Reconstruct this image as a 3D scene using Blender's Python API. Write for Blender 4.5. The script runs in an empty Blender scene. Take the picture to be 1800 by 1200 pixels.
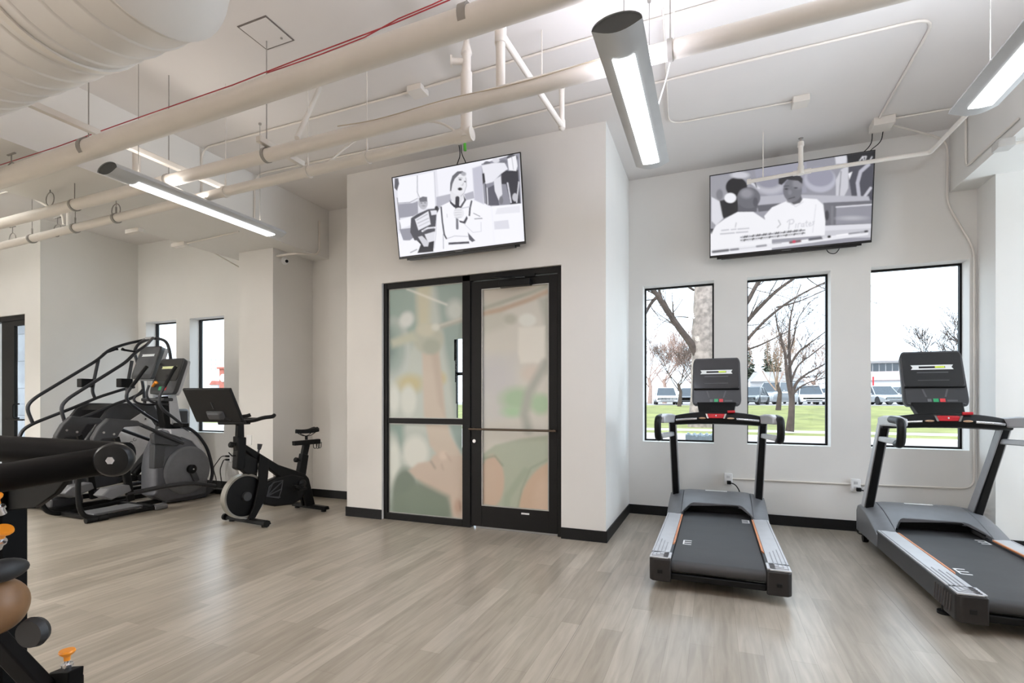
import bpy, bmesh, math, random
import numpy as np
from mathutils import Vector, Matrix

# ------------------------------------------------------------------ camera, world, exposure
SC = bpy.context.scene
COL = SC.collection
F, CAMH, HY = 884.0, 1.25, 706.0
YAW = math.atan2(355, 884)
CS, SN = math.cos(YAW), math.sin(YAW)
cam_d = bpy.data.cameras.new('camera')
cam_d.sensor_width = 36.0
cam_d.lens = 36.0 * F / 1800.0
cam_d.shift_y = (HY - 600.0) / 1800.0
cam_d.clip_start = 0.05
cam_d.clip_end = 500
cam = bpy.data.objects.new('camera', cam_d)
COL.objects.link(cam)
cam.location = (0, 0, CAMH)
cam.rotation_euler = (math.pi / 2, 0, YAW)
SC.camera = cam

SC.view_settings.view_transform = 'Standard'
SC.view_settings.look = 'None'
SC.view_settings.gamma = 1.0
SC.view_settings.use_curve_mapping = False
SC.view_settings.exposure = 0.12

world = bpy.data.worlds.new('World')
SC.world = world
world.use_nodes = True
wn = world.node_tree
wn.nodes.clear()
wo = wn.nodes.new('ShaderNodeOutputWorld')
bg = wn.nodes.new('ShaderNodeBackground')
tc = wn.nodes.new('ShaderNodeTexCoord')
nz = wn.nodes.new('ShaderNodeTexNoise')
nz.inputs['Scale'].default_value = 1.6
nz.inputs['Detail'].default_value = 5
cr = wn.nodes.new('ShaderNodeValToRGB')
cr.color_ramp.elements[0].color = (0.70, 0.85, 1.0, 1)
cr.color_ramp.elements[1].color = (0.78, 0.89, 1.0, 1)
cr.color_ramp.elements[0].position = 0.3
cr.color_ramp.elements[1].position = 0.7
wn.links.new(tc.outputs['Generated'], nz.inputs['Vector'])
wn.links.new(nz.outputs['Fac'], cr.inputs['Fac'])
wn.links.new(cr.outputs['Color'], bg.inputs['Color'])
bg.inputs['Strength'].default_value = 3.2
wn.links.new(bg.outputs['Background'], wo.inputs['Surface'])

sun_d = bpy.data.lights.new('sun', 'SUN')
sun_d.energy = 2.0
sun_d.color = (1.0, 0.93, 0.84)
sun_d.angle = math.radians(2)
sun = bpy.data.objects.new('sun', sun_d)
COL.objects.link(sun)
sun.location = (-10, -20, 30)
sun.rotation_euler = (math.radians(50), 0, math.radians(-35))   # from behind the building

GLOW = 3.2                                     # the pendants' own diffuser
# colour times watts of every group of lamps
LIGHTS = {
    'fill_side': (88, 102, 114), 'fill_left': (100, 102, 104), 'fill_mid': (72, 66, 60),
    'up_middle': (14, 14, 16), 'up_right': (22, 24, 27), 'up_left': (3, 2.8, 2.6), 'up_back_left': (42, 38, 38), 'up_back_middle': (40, 34, 33), 'up_back_right': (50, 44, 41), 'up_far_left': (290, 305, 300),
    'down_left': (10, 9, 8), 'down_right': (11, 12, 14), 'down_back': (3, 2.8, 2.5), 'down_far_left': (110, 108, 104),
}


def light_of(key):
    c = LIGHTS[key]; m = max(max(c), 1e-6)
    return m, tuple(v / m for v in c)


# ------------------------------------------------------------------ measuring helpers
def ray(x, y):
    n = (x - 900.0) / F
    return (-SN + n * CS, CS + n * SN, (HY - y) / F)


def atY(x, y, Y):
    a = ray(x, y); d = Y / a[1]
    return Vector((a[0] * d, Y, CAMH + a[2] * d))


def atX(x, y, X):
    a = ray(x, y); d = X / a[0]
    return Vector((X, a[1] * d, CAMH + a[2] * d))


def atZ(x, y, Z):
    a = ray(x, y); d = (Z - CAMH) / a[2]
    return Vector((a[0] * d, a[1] * d, Z))


# ------------------------------------------------------------------ materials
MATS = {}


def srgb(c):
    return tuple((v / 255.0 / 12.92 if v / 255.0 <= 0.04045 else ((v / 255.0 + 0.055) / 1.055) ** 2.4) for v in c)


def mat(name, rgb, rough=0.5, metal=0.0, var=0.05, scale=12.0, bump=0.0, emit=None, estr=0.0, coat=0.0, spec=0.5):
    if name in MATS:
        return MATS[name]
    m = bpy.data.materials.new(name)
    m.use_nodes = True
    nt = m.node_tree
    b = nt.nodes['Principled BSDF']
    b.inputs['Roughness'].default_value = rough
    b.inputs['Metallic'].default_value = metal
    b.inputs['Specular IOR Level'].default_value = spec
    if coat:
        b.inputs['Coat Weight'].default_value = coat
        b.inputs['Coat Roughness'].default_value = 0.1
    col = srgb(rgb)
    t = nt.nodes.new('ShaderNodeTexCoord')
    n = nt.nodes.new('ShaderNodeTexNoise')
    n.inputs['Scale'].default_value = scale
    n.inputs['Detail'].default_value = 4
    r = nt.nodes.new('ShaderNodeValToRGB')
    r.color_ramp.elements[0].color = tuple(max(0, c * (1 - var)) for c in col) + (1,)
    r.color_ramp.elements[1].color = tuple(min(1, c * (1 + var)) for c in col) + (1,)
    r.color_ramp.elements[0].position = 0.35
    r.color_ramp.elements[1].position = 0.65
    nt.links.new(t.outputs['Object'], n.inputs['Vector'])
    nt.links.new(n.outputs['Fac'], r.inputs['Fac'])
    nt.links.new(r.outputs['Color'], b.inputs['Base Color'])
    if bump:
        n2 = nt.nodes.new('ShaderNodeTexNoise')
        n2.inputs['Scale'].default_value = scale * 9
        n2.inputs['Detail'].default_value = 3
        bp = nt.nodes.new('ShaderNodeBump')
        bp.inputs['Strength'].default_value = bump
        bp.inputs['Distance'].default_value = 0.002
        nt.links.new(t.outputs['Object'], n2.inputs['Vector'])
        nt.links.new(n2.outputs['Fac'], bp.inputs['Height'])
        nt.links.new(bp.outputs['Normal'], b.inputs['Normal'])
    if emit:
        b.inputs['Emission Color'].default_value = tuple(srgb(emit)) + (1,)
        b.inputs['Emission Strength'].default_value = estr
    MATS[name] = m
    return m


WALL = mat('wall_paint', (228, 226, 222), 0.75, var=0.012, scale=2, bump=0.08)
CEIL = mat('ceiling_paint', (226, 222, 219), 0.85, var=0.015, scale=1.5, bump=0.05)
BASE = mat('black_baseboard', (17, 17, 18), 0.5, var=0.1, spec=0.3)
PIPE = mat('painted_pipe', (226, 220, 212), 0.4, var=0.02, scale=5)
DUCT = mat('painted_duct', (226, 222, 218), 0.45, var=0.02, scale=3)
REDW = mat('red_wire', (176, 60, 66), 0.5)
WIRE = mat('grey_steel_wire', (150, 146, 140), 0.5, 0.1)
FIXM = mat('silver_fixture', (196, 198, 200), 0.35, 0.3, var=0.02)
CAPM = mat('dark_end_cap', (62, 66, 66), 0.5)
GLOWM = mat('fixture_diffuser', (250, 250, 250), 0.4, emit=(250, 252, 255), estr=GLOW)
BLACK = mat('black_plastic', (14, 14, 15), 0.45, var=0.12, bump=0.1, spec=0.25)
BLKMET = mat('black_powder_coat', (9, 9, 10), 0.48, 0.0, var=0.1, spec=0.22)
DKGREY = mat('dark_grey_plastic', (56, 57, 60), 0.45, var=0.06, bump=0.08)
MIDGREY = mat('mid_grey_plastic', (106, 107, 110), 0.42, var=0.05)
LTGREY = mat('silver_plastic', (188, 189, 192), 0.38, 0.15, var=0.03)
CHROME = mat('chrome', (215, 215, 218), 0.18, 0.9, var=0.02)
TUBEG = mat('charcoal_tube', (50, 51, 55), 0.28, 0.3, var=0.05)
BRNGREY = mat('end_cap_plastic', (40, 37, 36), 0.5, var=0.05, spec=.3)
ORANGE = mat('orange_stripe', (206, 132, 84), 0.45)
KNOBO = mat('orange_knob', (240, 150, 40), 0.35)
TAN = mat('tan_vinyl', (126, 94, 64), 0.42, var=0.06, bump=0.1)
PADG = mat('grey_vinyl', (34, 36, 39), 0.5, var=0.05)
BELT = mat('running_belt_rubber', (56, 56, 57), 0.6, var=0.07, scale=6, bump=0.2)
WHITE = mat('white_plastic', (238, 238, 238), 0.45)
RED = mat('red_plastic', (196, 36, 46), 0.35)
GREEN = mat('green_button', (40, 150, 96), 0.4, emit=(40, 150, 96), estr=0.15)
REDB = mat('red_button', (200, 50, 56), 0.4, emit=(200, 50, 56), estr=0.15)
GLASSBLK = mat('console_glass', (36, 37, 39), 0.16, var=0.04)
LIME = mat('lime_light', (190, 210, 60), 0.4, emit=(190, 210, 60), estr=0.6)
GRAPH = mat('screen_graphic', (200, 203, 203), 0.4, emit=(200, 203, 203), estr=0.35)
DGREEN = mat('green_tape', (90, 190, 60), 0.5)


def glass_mat():
    m = bpy.data.materials.new('window_glass'); m.use_nodes = True
    nt = m.node_tree; nt.nodes.clear()
    o = nt.nodes.new('ShaderNodeOutputMaterial')
    t = nt.nodes.new('ShaderNodeBsdfTransparent')
    g = nt.nodes.new('ShaderNodeBsdfGlossy')
    g.inputs['Roughness'].default_value = 0.02
    t.inputs['Color'].default_value = (0.97, 0.98, 0.98, 1)
    x = nt.nodes.new('ShaderNodeMixShader')
    lw = nt.nodes.new('ShaderNodeLayerWeight'); lw.inputs['Blend'].default_value = 0.5
    pw = nt.nodes.new('ShaderNodeMath'); pw.operation = 'POWER'; pw.inputs[1].default_value = 5.0
    f = nt.nodes.new('ShaderNodeMath'); f.operation = 'MULTIPLY_ADD'; f.inputs[1].default_value = 0.6; f.inputs[2].default_value = 0.02
    nt.links.new(lw.outputs['Facing'], pw.inputs[0]); nt.links.new(pw.outputs[0], f.inputs[0])
    nt.links.new(f.outputs[0], x.inputs[0]); nt.links.new(t.outputs[0], x.inputs[1]); nt.links.new(g.outputs[0], x.inputs[2])
    nt.links.new(x.outputs[0], o.inputs['Surface'])
    return m


GLASS = glass_mat()


def attr_mat(name, rough=0.4, estr=0.0, base=1.0, spec=0.5):
    m = bpy.data.materials.new(name); m.use_nodes = True
    nt = m.node_tree; b = nt.nodes['Principled BSDF']
    a = nt.nodes.new('ShaderNodeVertexColor'); a.layer_name = 'Col'
    b.inputs['Roughness'].default_value = rough
    b.inputs['Specular IOR Level'].default_value = spec
    if estr:
        b.inputs['Base Color'].default_value = (0.02, 0.02, 0.02, 1)
        nt.links.new(a.outputs['Color'], b.inputs['Emission Color'])
        b.inputs['Emission Strength'].default_value = estr
    else:
        nt.links.new(a.outputs['Color'], b.inputs['Base Color'])
    return m


def floor_mat():
    m = bpy.data.materials.new('wood_plank_floor'); m.use_nodes = True
    nt = m.node_tree; L = nt.links; b = nt.nodes['Principled BSDF']
    t = nt.nodes.new('ShaderNodeTexCoord')
    mp = nt.nodes.new('ShaderNodeMapping'); mp.inputs['Rotation'].default_value = (0, 0, math.radians(90))
    L.new(t.outputs['Object'], mp.inputs['Vector'])
    br = nt.nodes.new('ShaderNodeTexBrick')
    br.inputs['Scale'].default_value = 1.0
    br.inputs['Brick Width'].default_value = 0.92
    br.inputs['Row Height'].default_value = 0.115
    br.inputs['Mortar Size'].default_value = 0.001
    br.inputs['Mortar Smooth'].default_value = 0.3
    br.offset = 0.37
    br.inputs['Color1'].default_value = srgb((176, 168, 155)) + (1,)
    br.inputs['Color2'].default_value = srgb((154, 146, 133)) + (1,)
    br.inputs['Mortar'].default_value = srgb((140, 131, 118)) + (1,)
    L.new(mp.outputs['Vector'], br.inputs['Vector'])
    m2 = nt.nodes.new('ShaderNodeMapping'); m2.inputs['Scale'].default_value = (30, 2.6, 1)
    L.new(t.outputs['Object'], m2.inputs['Vector'])
    n = nt.nodes.new('ShaderNodeTexNoise'); n.inputs['Scale'].default_value = 1.0; n.inputs['Detail'].default_value = 6
    n.inputs['Distortion'].default_value = 0.6
    L.new(m2.outputs['Vector'], n.inputs['Vector'])
    r = nt.nodes.new('ShaderNodeValToRGB')
    r.color_ramp.elements[0].position = 0.3; r.color_ramp.elements[0].color = (0.74, 0.725, 0.70, 1)
    r.color_ramp.elements[1].position = 0.7; r.color_ramp.elements[1].color = (1.10, 1.095, 1.09, 1)
    L.new(n.outputs['Fac'], r.inputs['Fac'])
    mx = nt.nodes.new('ShaderNodeMix'); mx.data_type = 'RGBA'; mx.blend_type = 'MULTIPLY'
    mx.inputs['Factor'].default_value = 0.85
    L.new(br.outputs['Color'], mx.inputs[6]); L.new(r.outputs['Color'], mx.inputs[7])
    sx = nt.nodes.new('ShaderNodeSeparateXYZ'); L.new(t.outputs['Object'], sx.inputs[0])
    ad = nt.nodes.new('ShaderNodeMath'); ad.operation = 'ADD'; ad.inputs[1].default_value = 17.35 + 0.70; L.new(sx.outputs['X'], ad.inputs[0])
    md = nt.nodes.new('ShaderNodeMath'); md.operation = 'MODULO'; md.inputs[1].default_value = 1.735; L.new(ad.outputs[0], md.inputs[0])
    ls = nt.nodes.new('ShaderNodeMath'); ls.operation = 'LESS_THAN'; ls.inputs[1].default_value = 0.004; L.new(md.outputs[0], ls.inputs[0])
    mf = nt.nodes.new('ShaderNodeMath'); mf.operation = 'MULTIPLY'; mf.inputs[1].default_value = 0.55; L.new(ls.outputs[0], mf.inputs[0])
    sm = nt.nodes.new('ShaderNodeMix'); sm.data_type = 'RGBA'; sm.inputs[7].default_value = srgb((96, 90, 82)) + (1,)
    L.new(mf.outputs[0], sm.inputs['Factor']); L.new(mx.outputs[2], sm.inputs[6])
    L.new(sm.outputs[2], b.inputs['Base Color'])
    b.inputs['Roughness'].default_value = 0.30
    b.inputs['Specular IOR Level'].default_value = 0.6
    bp = nt.nodes.new('ShaderNodeBump'); bp.inputs['Strength'].default_value = 0.12; bp.inputs['Distance'].default_value = 0.002
    L.new(n.outputs['Fac'], bp.inputs['Height']); L.new(bp.outputs['Normal'], b.inputs['Normal'])
    return m


# ------------------------------------------------------------------ mesh builder
def perp_frame(d):
    d = d.normalized()
    up = Vector((0, 0, 1)) if abs(d.z) < 0.95 else Vector((0, 1, 0))
    a = d.cross(up).normalized(); b = a.cross(d).normalized()
    return a, b


class MB:
    def __init__(s):
        s.v = []; s.f = []

    def add(s, vs, fs):
        o = len(s.v)
        s.v += [Vector(v) for v in vs]
        s.f += [tuple(i + o for i in f) for f in fs]
        return s

    def box(s, x0, x1, y0, y1, z0, z1):
        return s.hexa([(x0, y0, z0), (x1, y0, z0), (x1, y1, z0), (x0, y1, z0), (x0, y0, z1), (x1, y0, z1), (x1, y1, z1), (x0, y1, z1)])

    def hexa(s, p):
        return s.add(p, [(0, 3, 2, 1), (4, 5, 6, 7), (0, 1, 5, 4), (1, 2, 6, 5), (2, 3, 7, 6), (3, 0, 4, 7)])

    def bar(s, a, b, w, h, roll=None):
        """box beam between two points: w across (horizontal), h the other way"""
        a, b = Vector(a), Vector(b)
        u, v = perp_frame(b - a)
        if roll is not None:
            u = Vector(roll).normalized(); v = (b - a).normalized().cross(u).normalized()
        p = []
        for q in (a, b):
            for su, sv in ((-1, -1), (1, -1), (1, 1), (-1, 1)):
                p.append(q + u * su * w / 2 + v * sv * h / 2)
        return s.add(p, [(0, 3, 2, 1), (4, 5, 6, 7), (0, 1, 5, 4), (1, 2, 6, 5), (2, 3, 7, 6), (3, 0, 4, 7)])

    def tube(s, pts, r, n=12, cap=True, flat=1.0):
        pts = [Vector(p) for p in pts]
        rs = r if isinstance(r, (list, tuple)) else [r] * len(pts)
        o = len(s.v)
        prev = None
        for i, p in enumerate(pts):
            if i == 0: d = pts[1] - p
            elif i == len(pts) - 1: d = p - pts[i - 1]
            else: d = (pts[i + 1] - p).normalized() + (p - pts[i - 1]).normalized()
            if d.length < 1e-9: d = Vector((0, 0, 1))
            d.normalize()
            if prev is None:
                a, b = perp_frame(d)
            else:
                a = (prev - d * prev.dot(d))
                if a.length < 1e-6: a, _ = perp_frame(d)
                a.normalize(); b = a.cross(d).normalized()
            prev = a
            for k in range(n):
                t = 2 * math.pi * k / n
                s.v.append(p + (a * math.cos(t) + b * math.sin(t) * flat) * rs[i])
        m = len(pts)
        for i in range(m - 1):
            for k in range(n):
                k2 = (k + 1) % n
                s.f.append((o + i * n + k, o + i * n + k2, o + (i + 1) * n + k2, o + (i + 1) * n + k))
        if cap:
            s.f.append(tuple(o + k for k in reversed(range(n))))
            s.f.append(tuple(o + (m - 1) * n + k for k in range(n)))
        return s

    def cyl(s, a, b, r, n=24):
        return s.tube([a, b], r, n)

    def disc_lathe(s, c, axis, prof, n=32):
        """prof: list of (offset along axis, radius)"""
        c = Vector(c); ax = Vector(axis).normalized(); a, b = perp_frame(ax)
        return s.loft([[c + ax * t + (a * math.cos(2 * math.pi * k / n) + b * math.sin(2 * math.pi * k / n)) * max(q, 1e-4) for k in range(n)] for t, q in prof])

    def ell(s, c, r, n=16, m=10):
        c = Vector(c); o = len(s.v)
        for i in range(1, m):
            p = math.pi * i / m
            for k in range(n):
                t = 2 * math.pi * k / n
                s.v.append(c + Vector((r[0] * math.sin(p) * math.cos(t), r[1] * math.sin(p) * math.sin(t), r[2] * math.cos(p))))
        s.v.append(c + Vector((0, 0, r[2]))); s.v.append(c - Vector((0, 0, r[2])))
        T, B = len(s.v) - 2, len(s.v) - 1
        for i in range(m - 2):
            for k in range(n):
                k2 = (k + 1) % n
                s.f.append((o + i * n + k, o + (i + 1) * n + k, o + (i + 1) * n + k2, o + i * n + k2))
        for k in range(n):
            k2 = (k + 1) % n
            s.f.append((T, o + k, o + k2)); s.f.append((B, o + (m - 2) * n + k2, o + (m - 2) * n + k))
        return s

    def prism(s, poly, vec):
        """extrude a 3-D polygon by vec"""
        poly = [Vector(p) for p in poly]; vec = Vector(vec); n = len(poly); o = len(s.v)
        s.v += poly + [p + vec for p in poly]
        s.f.append(tuple(o + i for i in range(n)))
        s.f.append(tuple(o + n + i for i in reversed(range(n))))
        for i in range(n):
            j = (i + 1) % n
            s.f.append((o + j, o + i, o + n + i, o + n + j))
        return s

    def loft(s, rings, cap=True):
        o = len(s.v); n = len(rings[0])
        for r in rings: s.v += [Vector(p) for p in r]
        for i in range(len(rings) - 1):
            for k in range(n):
                k2 = (k + 1) % n
                s.f.append((o + i * n + k, o + i * n + k2, o + (i + 1) * n + k2, o + (i + 1) * n + k))
        if cap:
            s.f.append(tuple(o + k for k in reversed(range(n))))
            s.f.append(tuple(o + (len(rings) - 1) * n + k for k in range(n)))
        return s

    def build(s, name, m, parent=None, bevel=0.0, seg=2, world=True, smooth=True, subs=0, wall_wn=False):
        me = bpy.data.meshes.new(name)
        vs = s.v
        if parent is not None and world:
            root = parent
            chain = []
            while root is not None: chain.append(root); root = root.parent
            M = Matrix.Identity(4)
            for q in reversed(chain):
                M = M @ Matrix.LocRotScale(q.location, q.rotation_euler.to_quaternion(), q.scale)
            Mi = M.inverted()
            vs = [Mi @ v for v in vs]
        me.from_pydata([tuple(v) for v in vs], [], s.f)
        bm = bmesh.new(); bm.from_mesh(me)
        bmesh.ops.recalc_face_normals(bm, faces=bm.faces)
        bm.to_mesh(me); bm.free()
        if smooth:
            me.polygons.foreach_set('use_smooth', [True] * len(me.polygons))
            try: me.set_sharp_from_angle(angle=math.radians(38))
            except Exception: pass
        me.materials.append(m)
        o = bpy.data.objects.new(name, me)
        COL.objects.link(o)
        if parent is not None: o.parent = parent
        if bevel:
            b = o.modifiers.new('bevel', 'BEVEL'); b.width = bevel; b.segments = seg; b.limit_method = 'ANGLE'
            b.angle_limit = math.radians(35)
        if subs:
            b = o.modifiers.new('sub', 'SUBSURF'); b.levels = subs; b.render_levels = subs
        return o


def thing(name, label, cat, loc=(0, 0, 0), rz=0.0, group=None):
    o = bpy.data.objects.new(name, None)
    o.empty_display_size = 0.1
    COL.objects.link(o)
    o.location = loc; o.rotation_euler = (0, 0, rz)
    o['label'] = label; o['category'] = cat
    if group: o['group'] = group
    return o


def tag(o, label, cat, group=None):
    o['label'] = label; o['category'] = cat
    if group: o['group'] = group
    return o


def struct(o, label=None):
    o['kind'] = 'structure'
    if label: o['label'] = label
    return o


def kids(o):
    return [c for c in bpy.data.objects if c.parent == o]


def dup(o, loc=None, rz=None, label=None, parent=None):
    c = o.copy(); COL.objects.link(c); c.parent = parent
    if loc is not None: c.location = loc
    if rz is not None: c.rotation_euler = (0, 0, rz)
    if label: c['label'] = label
    for k in kids(o): dup(k, parent=c)
    return c


def arc(c, r, a0, a1, n, u, v):
    c, u, v = Vector(c), Vector(u), Vector(v)
    return [c + (u * math.cos(a0 + (a1 - a0) * i / n) + v * math.sin(a0 + (a1 - a0) * i / n)) * r for i in range(n + 1)]


def rnd(pts, r=0.05, n=5):
    """round the corners of a polyline"""
    pts = [Vector(p) for p in pts]; out = [pts[0]]
    for i in range(1, len(pts) - 1):
        a, b, c = pts[i - 1], pts[i], pts[i + 1]
        ra = min(r, (a - b).length * 0.48); rc = min(r, (c - b).length * 0.48)
        p = b + (a - b).normalized() * ra; q = b + (c - b).normalized() * rc
        for k in range(n + 1):
            t = k / n
            out.append(p * (1 - t) ** 2 + b * 2 * t * (1 - t) + q * t * t)
    out.append(pts[-1])
    return out


def lamp_area(name, parent, loc, sx, sy, power, color, up=False, spread=None):
    l = bpy.data.lights.new(name, 'AREA'); l.shape = 'RECTANGLE'; l.size = sx; l.size_y = sy
    l.energy = power; l.color = color
    if spread: l.spread = spread
    o = bpy.data.objects.new(name, l); COL.objects.link(o)
    o.parent = parent; o.location = loc
    if up: o.rotation_euler = (math.pi, 0, 0)
    return o


# ------------------------------------------------------------------ room shell
CZ = 3.74
LX, RX, BY = -11.5, 5.2, -4.2
YW, YR, YJ, YB = 5.75, 5.2, 3.95, 4.45      # window wall, recess / far-left wall, jog wall, door block front
XB0, XB1 = -3.74, -0.89                      # door block

o = MB().box(LX, RX, BY, 6.0, -0.12, 0.0).build('floor', floor_mat(), smooth=False); struct(o)
o = MB().box(LX - .2, RX + .2, BY - .2, 6.15, CZ, CZ + 0.3).build('ceiling', CEIL, smooth=False); struct(o)


def wall_y(name, Y, th, x0, x1, z1, holes):
    """wall whose room face is the plane y = Y; holes (x0,x1,z0,z1) sorted by x"""
    b = MB(); x = x0
    for hx0, hx1, hz0, hz1 in holes:
        b.box(x, hx0, Y, Y + th, 0, z1)
        if hz0 > 0: b.box(hx0, hx1, Y, Y + th, 0, hz0)
        b.box(hx0, hx1, Y, Y + th, hz1, z1)
        x = hx1
    b.box(x, x1, Y, Y + th, 0, z1)
    return struct(b.build(name, WALL, smooth=False))


WR = [(-0.735, 0.0, .81, 2.54), (0.32, 1.065, .81, 2.54), (1.395, 2.14, .81, 2.54)]
WL = [(-8.30, -7.60, .80, 2.50), (-7.30, -6.58, .80, 2.50)]
wall_y('wall_right', YW, .215, XB1, RX, CZ, WR)
wall_y('wall_left', YR, .215, -8.69, XB0, CZ, WL)
wall_y('wall_back', YB, .14, XB0, XB1, CZ, [(-3.28, -1.30, 0, 2.51)])
DX0, DX1 = -3.28, -1.30
struct(MB().box(XB1 - .14, XB1, YB + .14, YW, 0, CZ).build('wall_block_right_side', WALL, smooth=False))
struct(MB().box(XB0, XB0 + .14, YB + .14, YW + .11, 0, CZ).build('wall_block_left_side', WALL, smooth=False))
wall_y('wall_vestibule', YW + .11, .14, XB0, XB1, CZ, [(-3.2, -1.2, .05, 2.5)])
struct(MB().box(-8.69, -8.49, YJ + .2, YR, 0, CZ).build('wall_far_left_side', WALL, smooth=False))
wall_y('wall_far_left', YJ, .2, LX, -8.49, CZ, [(-9.9, -8.86, 0, 2.47)])
struct(MB().box(LX - .2, LX, BY, YJ + .2, 0, CZ).build('wall_outer_left', WALL, smooth=False))
b = MB(); b.box(RX, RX + .2, BY, 3.4, 0, CZ).box(RX, RX + .2, 5.4, 6.0, 0, CZ).box(RX, RX + .2, 3.4, 5.4, 0, .7).box(RX, RX + .2, 3.4, 5.4, 3.0, CZ)
struct(b.build('wall_outer_right', WALL, smooth=False))
wd = bpy.data.objects.new('window_9', None); COL.objects.link(wd); wd.location = (RX, 4.4, 1.85); struct(wd)  # added unseen opening whose lamp brightens the side walls
pw, wc = light_of('fill_side')
lo = lamp_area('fill_lamp', wd, (-.02, 0, 0), 2.2, 1.9, pw, wc); lo.rotation_euler = (0, math.radians(90), 0)
b = MB()
for q in (3.4, 4.4, 5.35): b.box(RX + .08, RX + .13, q, q + .05, .7, 3.0)
b.build('window_frame', mat('black_window_frame', (10, 10, 11), .5, spec=.2), wd, smooth=False)
struct(MB().box(LX, RX, BY - .2, BY, 0, CZ).build('wall_camera_side', WALL, smooth=False))

# two added fill lamps in window frames on the solid wall behind the camera
for wx, key, wi in ((-8.7, 'fill_left', 7), (-4.9, 'fill_mid', 8)):
    wd = bpy.data.objects.new('window_%d' % wi, None); COL.objects.link(wd); wd.location = (wx, BY, 1.9); struct(wd)
    pw, wc = light_of(key)
    lo = lamp_area('fill_lamp', wd, (0, .05, 0), 3.2, 2.2, pw, wc); lo.rotation_euler = (math.radians(95), 0, 0)
    b = MB(); b.box(wx - 1.7, wx - 1.62, BY, BY + .04, .7, 3.1).box(wx + 1.62, wx + 1.7, BY, BY + .04, .7, 3.1).box(wx - 1.62, wx + 1.62, BY, BY + .04, .7, .78).box(wx - 1.62, wx + 1.62, BY, BY + .04, 3.02, 3.1)
    b.build('window_frame', mat('black_window_frame', (10, 10, 11), .5, spec=.2), wd, smooth=False)

# columns and beams
struct(MB().box(-5.50, -4.935, 4.553, YR, 0, 3.11).build('column_left', WALL, smooth=False))
struct(MB().box(2.194, 2.76, 5.43, YW, 0, 3.16).build('column_right', WALL, smooth=False))
struct(MB().box(-5.81, -4.667, BY, YR, 3.11, CZ).build('beam_left', WALL, smooth=False))
struct(MB().box(1.998, 3.14, BY, YW, 3.16, CZ).build('beam_right', WALL, smooth=False))

# baseboards
BH, BT = .102, .012


def bb(name, *boxes):
    b = MB()
    for q in boxes: b.box(*q)
    struct(b.build(name, BASE, bevel=0.002, smooth=False))


bb('baseboard_right', (XB1, 2.194, YW - BT, YW, 0, BH), (2.194 - BT, 2.194, 5.43 - BT, YW - BT, 0, BH), (2.194, 2.76, 5.43 - BT, 5.43, 0, BH))
bb('baseboard_block', (XB0 - BT, DX0, YB - BT, YB, 0, BH), (DX1, XB1 + BT, YB - BT, YB, 0, BH), (XB1, XB1 + BT, YB, YW - BT, 0, BH),
   (XB0 - BT, XB0, YB, YR, 0, BH))
bb('baseboard_left', (-4.935 + BT, XB0 - BT, YR - BT, YR, 0, BH), (-4.935, -4.935 + BT, 4.553 - BT, YR, 0, BH), (-5.5, -4.935, 4.553 - BT, 4.553, 0, BH),
   (-8.49, -5.5, YR - BT, YR, 0, BH), (-8.49, -8.49 + BT, YJ, YR - BT, 0, BH), (-8.86, -8.49 + BT, YJ - BT, YJ, 0, BH))

# windows
FRM = mat('black_window_frame', (10, 10, 11), 0.5, var=0.1, spec=0.2)
DOORM = mat('black_door_metal', (17, 16, 16), 0.5, var=0.08, spec=0.25)


def window(n, hole, Y):
    x0, x1, z0, z1 = hole
    root = bpy.data.objects.new('window_%d' % n, None); COL.objects.link(root); root.location = ((x0 + x1) / 2, Y, z0)
    struct(root)
    b = MB(); w = .017
    b.box(x0, x0 + w, Y, Y + .04, z0, z1).box(x1 - w, x1, Y, Y + .04, z0, z1).box(x0 + w, x1 - w, Y, Y + .04, z0, z0 + w).box(x0 + w, x1 - w, Y, Y + .04, z1 - w, z1)
    b.build('window_frame', FRM, root, smooth=False)
    MB().box(x0 + w, x1 - w, Y + .025, Y + .031, z0 + w, z1 - w).build('window_pane', GLASS, root, smooth=False)
    return root


for i, h in enumerate(WR): window(i + 1, h, YW + .15)
for i, h in enumerate(WL): window(i + 4, h, YR + .15)


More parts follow.
